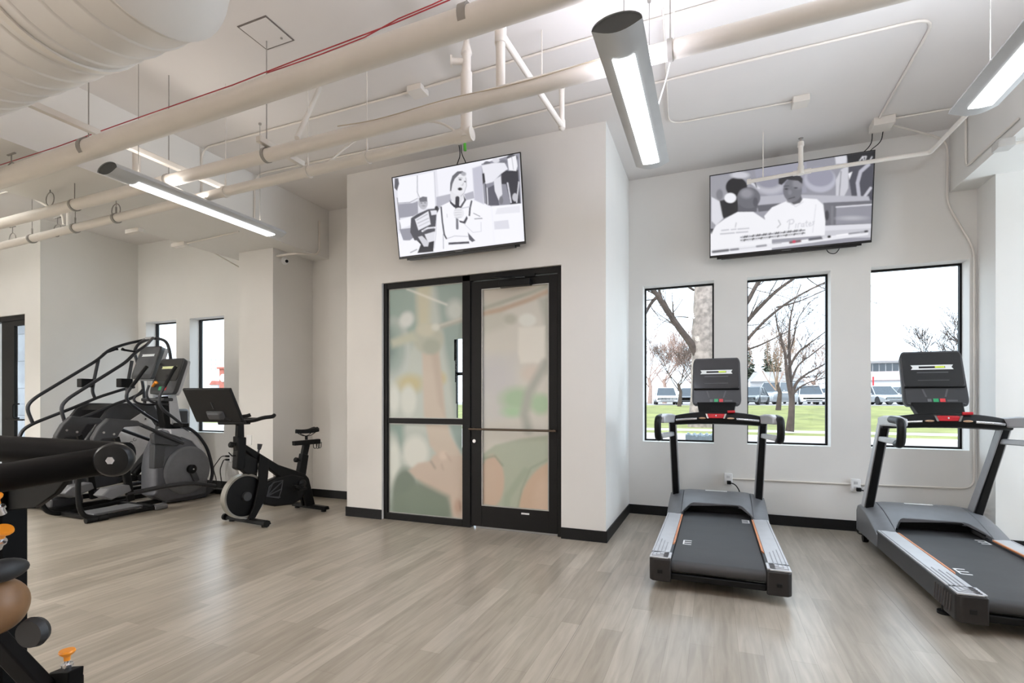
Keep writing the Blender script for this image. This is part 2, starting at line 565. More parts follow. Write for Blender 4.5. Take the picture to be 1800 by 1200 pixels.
# ------------------------------------------------------------------ painting of flat printed / screen images (point colours on a fine grid)
class Canvas:
    """a grid of colours; drawing in any source frame through a homography to unit coordinates"""
    def __init__(s, w, h, bgc, quad):
        s.w, s.h = w, h
        s.c = np.zeros((h, w, 3)); s.c[:] = np.array(srgb(bgc))
        # homography unit (u right, v down) -> source frame
        A = []; B = []
        for (u, v), (x, y) in zip(((0, 0), (1, 0), (1, 1), (0, 1)), quad):
            A.append([u, v, 1, 0, 0, 0, -u * x, -v * x]); B.append(x)
            A.append([0, 0, 0, u, v, 1, -u * y, -v * y]); B.append(y)
        q = np.linalg.solve(np.array(A, float), np.array(B, float))
        U, V = np.meshgrid((np.arange(w)) / (w - 1), (np.arange(h)) / (h - 1))
        D = q[6] * U + q[7] * V + 1
        s.X = (q[0] * U + q[1] * V + q[2]) / D
        s.Y = (q[3] * U + q[4] * V + q[5]) / D
        s.px = (s.X.max() - s.X.min()) / w

    def mix(s, m, col):
        m = np.clip(m, 0, 1)[..., None]
        s.c = s.c * (1 - m) + np.array(srgb(col)) * m

    def ell(s, cx, cy, rx, ry, col, soft=None, rot=0, a=1.0):
        t = math.radians(rot); dx, dy = s.X - cx, s.Y - cy
        x = dx * math.cos(t) + dy * math.sin(t); y = -dx * math.sin(t) + dy * math.cos(t)
        d = np.sqrt((x / rx) ** 2 + (y / ry) ** 2)
        sf = (soft if soft is not None else s.px * .7) / min(rx, ry)
        s.mix(a * (1 - (d - 1 + sf) / (2 * sf)), col)

    def poly(s, pts, col, soft=None, a=1.0):
        sf = soft if soft is not None else s.px * .7
        inside = np.zeros(s.X.shape, bool); dist = np.full(s.X.shape, 1e9)
        n = len(pts)
        for i in range(n):
            x0, y0 = pts[i]; x1, y1 = pts[(i + 1) % n]
            if y0 != y1:
                c = ((y0 > s.Y) != (y1 > s.Y)) & (s.X < (x1 - x0) * (s.Y - y0) / (y1 - y0) + x0)
                inside ^= c
            L = (x1 - x0) ** 2 + (y1 - y0) ** 2 + 1e-9
            t = np.clip(((s.X - x0) * (x1 - x0) + (s.Y - y0) * (y1 - y0)) / L, 0, 1)
            dist = np.minimum(dist, np.hypot(s.X - x0 - t * (x1 - x0), s.Y - y0 - t * (y1 - y0)))
        sd = np.where(inside, -dist, dist)
        s.mix(a * (1 - (sd + sf) / (2 * sf)), col)

    def line(s, pts, w, col, soft=None, a=1.0):
        sf = soft if soft is not None else s.px * .7
        dist = np.full(s.X.shape, 1e9)
        for (x0, y0), (x1, y1) in zip(pts[:-1], pts[1:]):
            L = (x1 - x0) ** 2 + (y1 - y0) ** 2 + 1e-9
            t = np.clip(((s.X - x0) * (x1 - x0) + (s.Y - y0) * (y1 - y0)) / L, 0, 1)
            dist = np.minimum(dist, np.hypot(s.X - x0 - t * (x1 - x0), s.Y - y0 - t * (y1 - y0)))
        s.mix(a * (1 - (dist - w / 2 + sf) / (2 * sf)), col)

    def blur(s, n, haze=None, a=0.0):
        for _ in range(n):
            p = np.pad(s.c, ((1, 1), (1, 1), (0, 0)), 'edge')
            s.c = (p[1:-1, 1:-1] * 2 + p[:-2, 1:-1] + p[2:, 1:-1] + p[1:-1, :-2] + p[1:-1, 2:]) / 6
        if haze: s.c = s.c * (1 - a) + np.array(srgb(haze)) * a

    def build(s, name, corners, m, parent, skip=None):
        tl, tr, br, bl = [Vector(c) for c in corners]
        w, h = s.w, s.h
        vs = []
        for j in range(h):
            v = j / (h - 1)
            for i in range(w):
                u = i / (w - 1)
                vs.append((tl * (1 - u) + tr * u) * (1 - v) + (bl * (1 - u) + br * u) * v)
        fs = []
        for j in range(h - 1):
            for i in range(w - 1):
                if skip is not None and skip(s.X[j, i], s.Y[j, i]): continue
                fs.append((j * w + i, (j + 1) * w + i, (j + 1) * w + i + 1, j * w + i + 1))
        b = MB(); b.v = vs; b.f = fs
        o = b.build(name, m, parent, smooth=False)
        at = o.data.color_attributes.new('Col', 'FLOAT_COLOR', 'POINT')
        rgba = np.ones((h * w, 4), np.float32); rgba[:, :3] = np.clip(s.c.reshape(-1, 3), 0, 1)
        at.data.foreach_set('color', rgba.ravel())
        return o

def proj(P):
    d = -P[0] * SN + P[1] * CS; r = P[0] * CS + P[1] * SN
    return (900 + F * r / d, HY - F * (P[2] - CAMH) / d)


# ------------------------------------------------------------------ storefront door with printed film
door = bpy.data.objects.new('door_1', None); COL.objects.link(door); door.location = ((DX0 + DX1) / 2, YB, 0)
struct(door, 'black storefront door and sidelight covered with a faded print of a person lifting a barbell')
DY = YB + .05


def dx(px): return atY(px, 600, DY).x


def dz(px, py): return atY(px, py, DY).z


b = MB()
Xm0, Xm1 = dx(816), dx(826)
b.box(DX0, DX0 + .045, DY - .02, DY + .07, 0, 2.51)
b.box(Xm0 - .012, Xm1 + .012, DY - .02, DY + .07, 0, 2.51)
b.box(DX1 - .045, DX1, DY - .02, DY + .07, 0, 2.51)
b.box(DX0 + .045, DX1 - .045, DY - .02, DY + .07, 2.45, 2.51)
b.box(DX0 + .045, Xm0 - .012, DY - .02, DY + .07, 0.0, .07)
zr = dz(750, 740)
b.box(DX0 + .045, Xm0 - .012, DY - .01, DY + .06, zr - .028, zr + .028)
b.build('door_frame', DOORM, door, bevel=.003, smooth=False)
# sidelight bead (thin light line around each pane)
SLX0, SLX1 = DX0 + .05, Xm0 - .016
bead = mat('silver_glazing_bead', (176, 176, 172), 0.4, 0.4)


def ring(b, x0, x1, z0, z1, y0, y1, w):
    b.box(x0, x0 + w, y0, y1, z0, z1).box(x1 - w, x1, y0, y1, z0, z1).box(x0 + w, x1 - w, y0, y1, z0, z0 + w).box(x0 + w, x1 - w, y0, y1, z1 - w, z1)


b = MB(); ring(b, SLX0, SLX1, zr + .028, 2.45, DY + .005, DY + .02, .008); ring(b, SLX0, SLX1, .07, zr - .028, DY + .005, DY + .02, .008)
b.build('glazing_bead', bead, door, smooth=False)
# leaf
LX0, LX1 = Xm1 + .016, DX1 - .05
GX0, GX1 = dx(847), dx(965)
GZ0, GZ1 = dz(905, 893), dz(905, 503)
b = MB()
b.box(LX0, GX0, DY - .005, DY + .045, .02, 2.44).box(GX1, LX1, DY - .005, DY + .045, .02, 2.44)
b.box(GX0, GX1, DY - .005, DY + .045, .02, GZ0).box(GX0, GX1, DY - .005, DY + .045, GZ1, 2.44)
leaf = b.build('door_leaf', DOORM, door, bevel=.002, smooth=False)
b = MB(); ring(b, GX0, GX1, GZ0, GZ1, DY - .008, DY + .01, .009)
b.build('glazing_bead', bead, leaf, smooth=False)
zb = dz(905, 755)
b = MB(); b.tube([(LX0 + .0, DY - .055, zb), (LX1 + .0, DY - .055, zb)], .011, 12)
for x in (LX0 + .03, LX1 - .03): b.tube([(x, DY - .055, zb), (x, DY - .002, zb)], .012, 10)
b.build('push_bar', mat('bronze_push_bar', (96, 84, 72), 0.3, 0.7), leaf)
b = MB(); b.cyl((LX0 + .04, DY - .02, zb - .12), (LX0 + .04, DY - .004, zb - .12), .018)
b.build('lock_cylinder', CHROME, leaf)
b = MB(); b.box(GX0 + .42, GX0 + .50, DY - .01, DY - .004, GZ0 - .05, GZ0 - .035)
b.build('maker_label', WHITE, leaf, smooth=False)
# closer
b = MB(); b.box(DX1 - .62, DX1 - .30, DY - .075, DY - .004, 2.35, 2.41)
cl = b.build('door_closer', BLACK, door, bevel=.006)
b = MB(); b.bar((DX1 - .44, DY - .08, 2.42), (DX1 - .66, DY - .16, 2.43), .025, .008).bar((DX1 - .66, DY - .16, 2.435), (DX1 - .32, DY - .03, 2.44), .022, .008)
b.box(DX1 - .36, DX1 - .26, DY - .05, DY - .018, 2.43, 2.46)
b.build('closer_arm', BLACK, cl, smooth=False)
MB().box(LX0 + .05, LX1, DY - .0, DY + .04, .002, .02).build('door_sweep', mat('silver_sweep', (150, 150, 150), 0.4, 0.5), leaf, smooth=False)

FILM = attr_mat('printed_frosted_film', 0.35)


def film(name, x0, x1, z0, z1, w, parent, skip=None):
    """the four panes show one big blurred picture; drawn in a frame of 2.222 units to the source"""
    cor = [(x0, DY + .012, z1), (x1, DY + .012, z1), (x1, DY + .012, z0), (x0, DY + .012, z0)]
    quad = [((proj(c)[0] - 600) * 2.222, (proj(c)[1] - 440) * 2.222) for c in cor]
    hgt = int(w * (z1 - z0) / (x1 - x0))
    C = Canvas(w, hgt, (206, 208, 200), quad)
    # gym background, sidelight
    C.poly([(100, 60), (500, 60), (500, 700), (100, 700)], (196, 204, 196), 20)
    C.poly([(120, 90), (300, 100), (310, 300), (240, 420), (120, 560)], (150, 172, 164), 22)
    C.poly([(360, 90), (500, 90), (500, 700), (455, 700), (430, 520), (400, 360)], (150, 170, 164), 14)
    C.ell(445, 235, 34, 42, (206, 212, 206), 14)
    C.poly([(290, 100), (350, 100), (345, 290), (300, 300)], (205, 202, 176), 14)
    C.ell(205, 390, 64, 126, (196, 205, 200), 8); C.ell(200, 380, 50, 104, (158, 176, 170), 12); C.ell(190, 380, 26, 56, (120, 142, 138), 14)
    C.ell(255, 270, 26, 32, (226, 230, 226), 8, rot=30)
    C.ell(270, 520, 50, 34, (200, 190, 140), 16); C.ell(385, 500, 22, 24, (206, 190, 130), 12)
    C.ell(205, 580, 22, 54, (226, 230, 224), 8); C.ell(262, 585, 30, 60, (222, 226, 218), 8)
    C.line([(255, 150), (412, 212)], 5, (250, 248, 240), 2)
    # lower background
    C.poly([(100, 700), (500, 700), (500, 1100), (100, 1100)], (190, 200, 192), 22)
    C.poly([(180, 675), (245, 675), (240, 790), (200, 740)], (130, 156, 148), 14)
    C.poly([(420, 675), (500, 675), (500, 840), (450, 760)], (146, 168, 162), 8)
    C.ell(205, 820, 24, 90, (226, 230, 222), 10); C.ell(290, 790, 50, 66, (226, 228, 220), 12)
    # forearm, fist, barbell
    C.poly([(316, 400), (378, 385), (392, 500), (405, 640), (425, 720), (470, 800), (400, 830), (345, 760), (322, 640)], (208, 194, 178), 6)
    C.poly([(350, 400), (378, 390), (392, 500), (405, 650), (380, 600)], (196, 180, 164), 9)
    C.ell(340, 345, 60, 58, (186, 190, 174), 8); C.poly([(190, 350), (280, 315), (300, 350), (200, 380)], (196, 200, 180), 10)
    C.ell(330, 310, 36, 26, (206, 204, 184), 8); C.ell(352, 375, 34, 30, (170, 176, 160), 8)
    C.line([(365, 303), (480, 268), (560, 240), (700, 185), (830, 138)], 20, (176, 178, 166), 4)
    C.line([(375, 296), (480, 262), (560, 232), (700, 178), (830, 130)], 6, (216, 216, 206), 3)
    C.ell(368, 300, 16, 14, (222, 224, 214), 5)
    # head: hair, face
    C.ell(250, 960, 52, 112, (112, 126, 112), 8); C.ell(310, 1010, 120, 80, (116, 130, 114), 12)
    C.poly([(262, 860), (300, 830), (345, 822), (360, 800), (395, 782), (408, 800), (470, 800), (500, 820), (500, 1060), (430, 1040), (420, 980), (350, 945), (300, 900)], (206, 188, 172), 6)
    C.poly([(300, 900), (360, 930), (420, 960), (430, 1040), (380, 1060), (270, 1040), (240, 960)], (118, 132, 116), 12)
    C.line([(350, 824), (366, 850)], 6, (140, 130, 116), 4, .8); C.line([(392, 836), (398, 856)], 5, (168, 146, 130), 4, .6)
    C.ell(398, 800, 16, 18, (220, 202, 186), 6); C.line([(408, 792), (428, 822)], 4, (176, 150, 136), 4, .6)
    C.ell(455, 1000, 14, 28, (190, 160, 140), 6); C.line([(462, 980), (466, 1016)], 4, (150, 118, 100), 3)
    # door pane background
    C.poly([(515, 100), (850, 100), (850, 1100), (515, 1100)], (212, 208, 198), 10)
    C.poly([(545, 130), (640, 140), (640, 300), (545, 330)], (200, 198, 186), 16)
    C.poly([(545, 400), (690, 400), (690, 640), (545, 680)], (206, 204, 200), 20)
    C.poly([(515, 120), (850, 120), (850, 165), (560, 200)], (206, 198, 186), 8)
    C.line([(540, 232), (620, 205), (740, 165), (850, 120)], 15, (176, 176, 162), 3)
    C.line([(540, 250), (620, 232), (740, 190), (850, 142)], 18, (192, 168, 146), 4)
    C.poly([(770, 190), (850, 160), (850, 480), (800, 480), (795, 300)], (178, 180, 170), 12)
    C.ell(660, 268, 26, 20, (184, 184, 170), 8); C.ell(727, 272, 34, 26, (228, 228, 220), 5)
    C.poly([(692, 300), (795, 296), (795, 420), (770, 440), (700, 440), (690, 400)], (230, 226, 216), 6)
    C.ell(745, 480, 40, 34, (214, 202, 190), 14); C.ell(600, 500, 60, 70, (202, 200, 200), 24)
    C.ell(690, 580, 66, 44, (168, 196, 160), 18); C.ell(780, 600, 40, 40, (170, 198, 162), 14); C.ell(670, 630, 40, 20, (172, 206, 166), 12)
    C.line([(800, 440), (730, 560), (715, 640), (730, 700)], 34, (172, 174, 164), 12)
    # torso in tank top
    C.poly([(545, 800), (600, 760), (700, 735), (850, 715), (850, 1040), (545, 1040)], (176, 184, 164), 4)
    C.ell(590, 900, 46, 100, (206, 180, 158), 4); C.poly([(530, 830), (600, 840), (610, 980), (530, 1000)], (206, 182, 160), 6)
    C.ell(800, 960, 92, 148, (206, 178, 152), 4, rot=28); C.ell(820, 980, 70, 100, (212, 186, 162), 14)
    C.line([(720, 860), (650, 960), (640, 1020)], 26, (164, 174, 152), 6); C.line([(560, 812), (600, 802), (630, 840)], 6, (140, 150, 128), 3)
    C.line([(808, 815), (740, 850), (705, 930), (690, 1000)], 5, (146, 156, 134), 3)
    C.blur(2, (190, 196, 186), .08)
    return C.build(name, cor, FILM, parent, skip)


slit = lambda x, y: (437 + (y - 340) * .04 < x < 478 and 345 < y < 655) or (470 < x < 478 and 675 < y < 770)
film('printed_film', SLX0 + .006, SLX1 - .006, zr + .034, 2.444, 90, door, slit)
film('printed_film', SLX0 + .006, SLX1 - .006, .076, zr - .034, 90, door, slit)
film('printed_film', GX0 + .007, GX1 - .007, GZ0 + .007, GZ1 - .007, 80, leaf)
b = MB().box(SLX0, SLX1, DY + .016, DY + .021, .07, zr - .03).box(SLX0, SLX1, DY + .016, DY + .021, zr + .03, 2.45)
b.build('sidelight_pane', GLASS, door, smooth=False)
# vestibule outer glazing seen through the clear slit
vg = bpy.data.objects.new('window_6', None); COL.objects.link(vg); vg.location = (-2.2, YW + .15, 0); struct(vg)
b = MB()
for x in (-3.2, -2.56, -1.92, -1.24): b.box(x, x + .04, YW + .14, YW + .19, .05, 2.5)
for z in (.05, .95, 1.6, 2.46): b.box(-3.16, -1.24, YW + .145, YW + .185, z, z + .04)
b.build('window_frame', FRM, vg, smooth=False)
MB().box(-3.16, -1.24, YW + .16, YW + .166, .09, 2.46).build('window_pane', GLASS, vg, smooth=False)

# far left glass door, its reflection built as a wall behind it
d2 = bpy.data.objects.new('door_2', None); COL.objects.link(d2); d2.location = (-9.4, YJ, 0)
struct(d2, 'black framed glass door at the far left edge with a pull handle')
b = MB(); x0, x1 = -9.9, -8.86
b.box(x0, x0 + .05, YJ + .03, YJ + .12, 0, 2.47).box(x1 - .012, x1, YJ + .03, YJ + .12, 0, 2.47).box(x0 + .05, x1 - .012, YJ + .03, YJ + .12, 2.40, 2.47)
b.build('door_frame', DOORM, d2, smooth=False)
b = MB(); b.box(-9.56, -9.24, YJ + .05, YJ + .09, .0, 2.4).box(-9.24, x1 - .012, YJ + .05, YJ + .09, .0, .25).box(-9.24, x1 - .012, YJ + .05, YJ + .09, 2.33, 2.4)
b.build('door_leaf', DOORM, d2, smooth=False)
MB().box(-9.24, x1 - .012, YJ + .065, YJ + .07, .25, 2.33).build('door_pane', GLASS, d2, smooth=False)
b = MB(); b.tube([(-9.3, YJ - .01, 1.0), (-8.9, YJ - .01, 1.0)], .012).cyl((-9.28, YJ - .01, 1.0), (-9.28, YJ + .05, 1.0), .01).cyl((-8.92, YJ - .01, 1.0), (-8.92, YJ + .05, 1.0), .01)
b.tube(rnd([(-9.13, YJ + .06, 1.22), (-9.13, YJ - .01, 1.22), (-9.13, YJ - .01, 1.02), (-9.13, YJ + .06, 1.02)], .03), .01)
b.build('door_handle', BLKMET, d2)


def stone_mat():
    m = bpy.data.materials.new('grey_stone_block'); m.use_nodes = True
    nt = m.node_tree; L = nt.links; b = nt.nodes['Principled BSDF']
    t = nt.nodes.new('ShaderNodeTexCoord'); mp = nt.nodes.new('ShaderNodeMapping'); mp.inputs['Rotation'].default_value = (math.radians(90), 0, 0)
    L.new(t.outputs['Object'], mp.inputs['Vector'])
    br = nt.nodes.new('ShaderNodeTexBrick'); br.inputs['Scale'].default_value = 1
    br.inputs['Brick Width'].default_value = 1.2; br.inputs['Row Height'].default_value = .5; br.inputs['Mortar Size'].default_value = .008
    br.inputs['Color1'].default_value = srgb((140, 142, 146)) + (1,); br.inputs['Color2'].default_value = srgb((120, 122, 126)) + (1,)
    br.inputs['Mortar'].default_value = srgb((92, 92, 94)) + (1,)
    L.new(mp.outputs['Vector'], br.inputs['Vector'])
    n = nt.nodes.new('ShaderNodeTexNoise'); n.inputs['Scale'].default_value = 3; n.inputs['Detail'].default_value = 8
    L.new(t.outputs['Object'], n.inputs['Vector'])
    mx = nt.nodes.new('ShaderNodeMix'); mx.data_type = 'RGBA'; mx.blend_type = 'OVERLAY'; mx.inputs['Factor'].default_value = .8
    L.new(br.outputs['Color'], mx.inputs[6]); L.new(n.outputs['Fac'], mx.inputs[7])
    L.new(mx.outputs[2], b.inputs['Base Color']); b.inputs['Roughness'].default_value = .7
    return m


struct(MB().box(-14.5, -11.3, YJ + 1.3, YJ + 1.45, 0, 3.6).build('wall_door_reflection', stone_mat(), smooth=False))  # wall added to give the door glass its reflected grey view

# ------------------------------------------------------------------ televisions
SCRM = attr_mat('television_screen', 0.25, estr=0.98, spec=0.25)
BEZ = mat('television_bezel', (18, 18, 20), 0.3, var=0.1)


def television(label, xc, w, yt, zt, yb, zb, paint, quad, cables):
    root = thing('wall_television', label, 'television', (xc, (yt + yb) / 2, (zt + zb) / 2), group='wall televisions')
    T = Vector((xc, yt, zt)); B = Vector((xc, yb, zb))
    dn = (B - T).normalized(); nrm = Vector((1, 0, 0)).cross(dn).normalized()
    if nrm.y > 0: nrm = -nrm
    back = -nrm; X = Vector((1, 0, 0)); Hh = (B - T).length

    def pt(u, v, d=0.0): return T + X * (u - .5) * w + dn * v * Hh + back * d

    def slab(u0, u1, v0, v1, d0, d1, inset=0.0):
        i = inset / w
        return [pt(u0, v0, d0), pt(u1, v0, d0), pt(u1, v1, d0), pt(u0, v1, d0), pt(u0 + i, v0 + i, d1), pt(u1 - i, v0 + i, d1), pt(u1 - i, v1 - i, d1), pt(u0 + i, v1 - i, d1)]
    b = MB(); e = .009 / w; ev = .009 / Hh; ch = .022 / Hh
    for q in ((0, e, 0, 1), (1 - e, 1, 0, 1), (e, 1 - e, 0, ev), (e, 1 - e, 1 - ch, 1)): b.hexa(slab(*q, -.004, .012))
    b.build('bezel', BEZ, root, smooth=False)
    b = MB(); b.hexa(slab(.001, .999, .001, .999, .004, .034, .02)); b.hexa(slab(.05, .95, .45, 1.02, .034, .062, .03))
    b.hexa(slab(.08, .92, .985, 1.028, .012, .05))
    b.build('rear_shell', BEZ, root, smooth=False)
    C = paint(quad)
    C.build('screen', [pt(e, ev, -.0005), pt(1 - e, ev, -.0005), pt(1 - e, 1 - ch, -.0005), pt(e, 1 - ch, -.0005)], SCRM, root)
    b = MB(); b.hexa(slab(.47, .53, .992, .999, -.006, -.004)); b.build('maker_mark', mat('mark_grey', (120, 120, 122), .4), root, smooth=False)
    mid = pt(.5, .5, .06)
    wallY = cables['wall']
    b = MB(); b.box(xc - .25, xc + .25, wallY - .012, wallY, mid.z - .1, mid.z + .1)
    for s in (-.18, .18): b.bar((xc + s, wallY - .01, mid.z), (xc + s, mid.y, mid.z + .02), .03, .05)
    b.build('wall_bracket', BLKMET, root, smooth=False)
    for c in cables['runs']:
        b = MB(); b.tube(rnd(c, .06), cables.get('r', .0045), 8); b.build('cable', BLACK, root)
    return root


def paint1(q):
    C = Canvas(230, 132, (236, 236, 244), q)
    W = (240, 240, 247)
    C.poly([(100, 300), (540, 240), (560, 700), (150, 900)], (224, 224, 233)); C.poly([(150, 350), (345, 315), (345, 560), (160, 590)], W)
    C.poly([(355, 315), (510, 280), (520, 640), (360, 640)], W); C.line([(350, 320), (345, 480), (370, 540)], 5, (150, 150, 158)); C.line([(515, 280), (525, 640)], 7, (196, 196, 206))
    C.poly([(130, 345), (165, 345), (172, 400), (150, 470), (125, 440)], (96, 96, 104)); C.line([(150, 540), (165, 700), (175, 850)], 6, (90, 90, 96))
    C.poly([(160, 600), (300, 590), (350, 570), (350, 690), (300, 720), (165, 740)], (156, 156, 168)); C.line([(160, 590), (270, 585), (345, 545)], 5, (120, 120, 128))
    C.poly([(165, 850), (330, 830), (340, 900), (215, 1000)], (150, 150, 162)); C.poly([(165, 760), (290, 720), (300, 800), (190, 840)], W)
    C.poly([(530, 530), (700, 490), (700, 640), (530, 640)], (178, 178, 190)); C.poly([(800, 500), (890, 470), (900, 540), (820, 560)], (176, 176, 188))
    C.poly([(885, 245), (985, 210), (990, 600), (900, 560)], (192, 192, 206), 8)
    # seated fans on the right
    C.poly([(975, 200), (1345, 90), (1355, 600), (1060, 620), (995, 590)], (140, 140, 152)); C.poly([(1030, 440), (1110, 400), (1140, 610), (1030, 610)], (92, 92, 104))
    C.poly([(1165, 250), (1240, 270), (1330, 260), (1345, 590), (1250, 600), (1210, 400), (1165, 400)], (58, 58, 66))
    C.ell(1030, 200, 34, 26, (110, 110, 118)); C.ell(1115, 165, 36, 24, (214, 214, 222)); C.ell(1190, 180, 36, 22, (120, 120, 130)); C.ell(1275, 140, 52, 36, (84, 84, 92))
    C.poly([(975, 215), (1100, 190), (1200, 190), (1230, 250), (1160, 300), (1080, 380), (1010, 400)], (228, 228, 236))
    C.poly([(1090, 360), (1160, 320), (1172, 500), (1135, 560), (1100, 470)], (220, 220, 228)); C.ell(1160, 560, 20, 40, (120, 120, 128))
    C.poly([(1228, 150), (1310, 115), (1325, 220), (1310, 270), (1240, 262)], (236, 236, 242)); C.line([(1270, 130), (1285, 255)], 4, (150, 150, 160))
    C.line([(1225, 390), (1255, 580)], 14, (210, 210, 220)); C.line([(1335, 380), (1310, 580)], 12, (206, 206, 214)); C.ell(1295, 530, 26, 40, (190, 190, 198)); C.ell(1285, 600, 36, 14, (50, 50, 56))
    C.line([(1010, 400), (1020, 600)], 8, (60, 60, 66)); C.line([(1025, 440), (1030, 600)], 8, (232, 232, 240)); C.poly([(980, 300), (1000, 290), (1010, 380), (985, 400)], (50, 50, 56))
    C.poly([(1070, 620), (1360, 590), (1370, 965), (1090, 990)], (240, 240, 247)); C.poly([(1085, 770), (1225, 755), (1235, 840), (1090, 850)], (216, 216, 226)); C.poly([(1120, 640), (1340, 610), (1340, 680), (1100, 700)], (226, 226, 234))
    # person in dark sweatshirt
    C.poly([(280, 740), (340, 700), (450, 650), (560, 640), (560, 1060), (380, 1070), (330, 1000), (270, 880)], (84, 84, 92)); C.poly([(360, 960), (540, 900), (500, 1070), (300, 1090)], (54, 54, 60))
    C.ell(400, 590, 46, 62, (186, 186, 194)); C.poly([(360, 545), (400, 525), (442, 530), (440, 575), (372, 580)], (116, 116, 124)); C.ell(405, 618, 14, 5, (140, 140, 146)); C.ell(385, 590, 7, 4, (90, 90, 96)); C.ell(420, 588, 7, 4, (90, 90, 96))
    C.poly([(318, 750), (450, 670), (470, 800), (350, 860)], (228, 228, 236)); C.line([(335, 760), (440, 700)], 8, (170, 170, 178)); C.line([(345, 790), (450, 740)], 8, (176, 176, 184)); C.line([(355, 820), (455, 770)], 6, (180, 180, 188))
    C.poly([(470, 665), (530, 660), (535, 700), (480, 710)], (226, 226, 234)); C.line([(388, 868), (440, 838), (515, 832)], 16, (230, 230, 238)); C.line([(400, 862), (500, 838)], 4, (90, 90, 98))
    C.poly([(410, 900), (510, 870), (520, 960), (440, 980)], (222, 222, 230)); C.poly([(345, 925), (385, 915), (450, 980), (440, 1020), (400, 1020)], (206, 206, 214)); C.ell(530, 640, 18, 22, (60, 60, 66))
    C.poly([(130, 900), (200, 960), (330, 960), (370, 1000), (330, 1100), (170, 1110)], W); C.line([(270, 1080), (330, 1050)], 10, (150, 150, 158))
    # commentator in white jacket
    C.poly([(700, 560), (880, 560), (930, 590), (990, 620), (960, 1020), (490, 1070), (500, 980), (530, 700), (570, 620), (650, 580)], (240, 240, 247), 3)
    C.poly([(900, 560), (1060, 640), (1080, 990), (930, 1010), (940, 800)], (240, 240, 247), 3)
    C.line([(575, 630), (585, 780), (600, 900), (620, 940)], 15, (74, 74, 84)); C.line([(872, 570), (855, 640), (848, 710)], 16, (66, 66, 76)); C.line([(530, 700), (520, 900), (500, 1040)], 5, (196, 196, 206))
    C.line([(590, 900), (590, 1040)], 6, (150, 150, 160)); C.poly([(640, 980), (840, 968), (842, 990), (640, 1002)], (76, 76, 86)); C.line([(630, 940), (700, 915), (830, 920)], 6, (180, 180, 190))
    C.poly([(830, 880), (900, 960), (870, 975), (840, 950)], (96, 96, 106), 4); C.line([(800, 800), (880, 880), (960, 870), (960, 780)], 4, (196, 196, 206))
    C.poly([(665, 430), (790, 450), (800, 520), (760, 600), (700, 600), (668, 540)], (222, 222, 228), 3)
    C.ell(752, 390, 78, 118, (228, 228, 234), 3, rot=12); C.poly([(664, 470), (668, 390), (690, 320), (740, 275), (790, 272), (820, 300), (760, 300), (712, 350), (690, 400), (676, 470)], (104, 104, 112), 3)
    C.ell(800, 300, 24, 20, (170, 170, 178), 6); C.ell(765, 357, 14, 8, (96, 96, 104)); C.ell(812, 376, 10, 8, (110, 110, 118)); C.line([(748, 340), (785, 342)], 4, (130, 130, 138)); C.line([(795, 390), (790, 412), (778, 412)], 4, (140, 140, 150))
    C.ell(762, 450, 22, 15, (40, 40, 46)); C.line([(820, 340), (826, 420), (800, 490), (770, 520)], 4, (150, 150, 160))
    C.poly([(660, 560), (700, 600), (760, 620), (800, 560), (795, 510), (820, 560), (770, 640), (700, 632), (662, 590)], (64, 64, 74))
    C.line([(735, 540), (730, 640)], 40, (60, 60, 68)); C.line([(728, 740), (728, 840)], 24, (120, 120, 130)); C.ell(745, 690, 52, 54, (226, 226, 232), 4)
    for k in range(4): C.line([(705, 660 + k * 24), (770, 656 + k * 24)], 3, (176, 176, 186))
    C.poly([(745, 760), (790, 770), (822, 715), (832, 740), (805, 795), (755, 780)], (72, 72, 82)); C.line([(890, 690), (950, 720)], 7, (130, 130, 140)); C.line([(900, 745), (970, 740)], 9, (130, 130, 140)); C.line([(780, 640), (850, 625)], 10, (196, 196, 206)); C.line([(630, 700), (632, 730)], 6, (190, 190, 198))
    return C


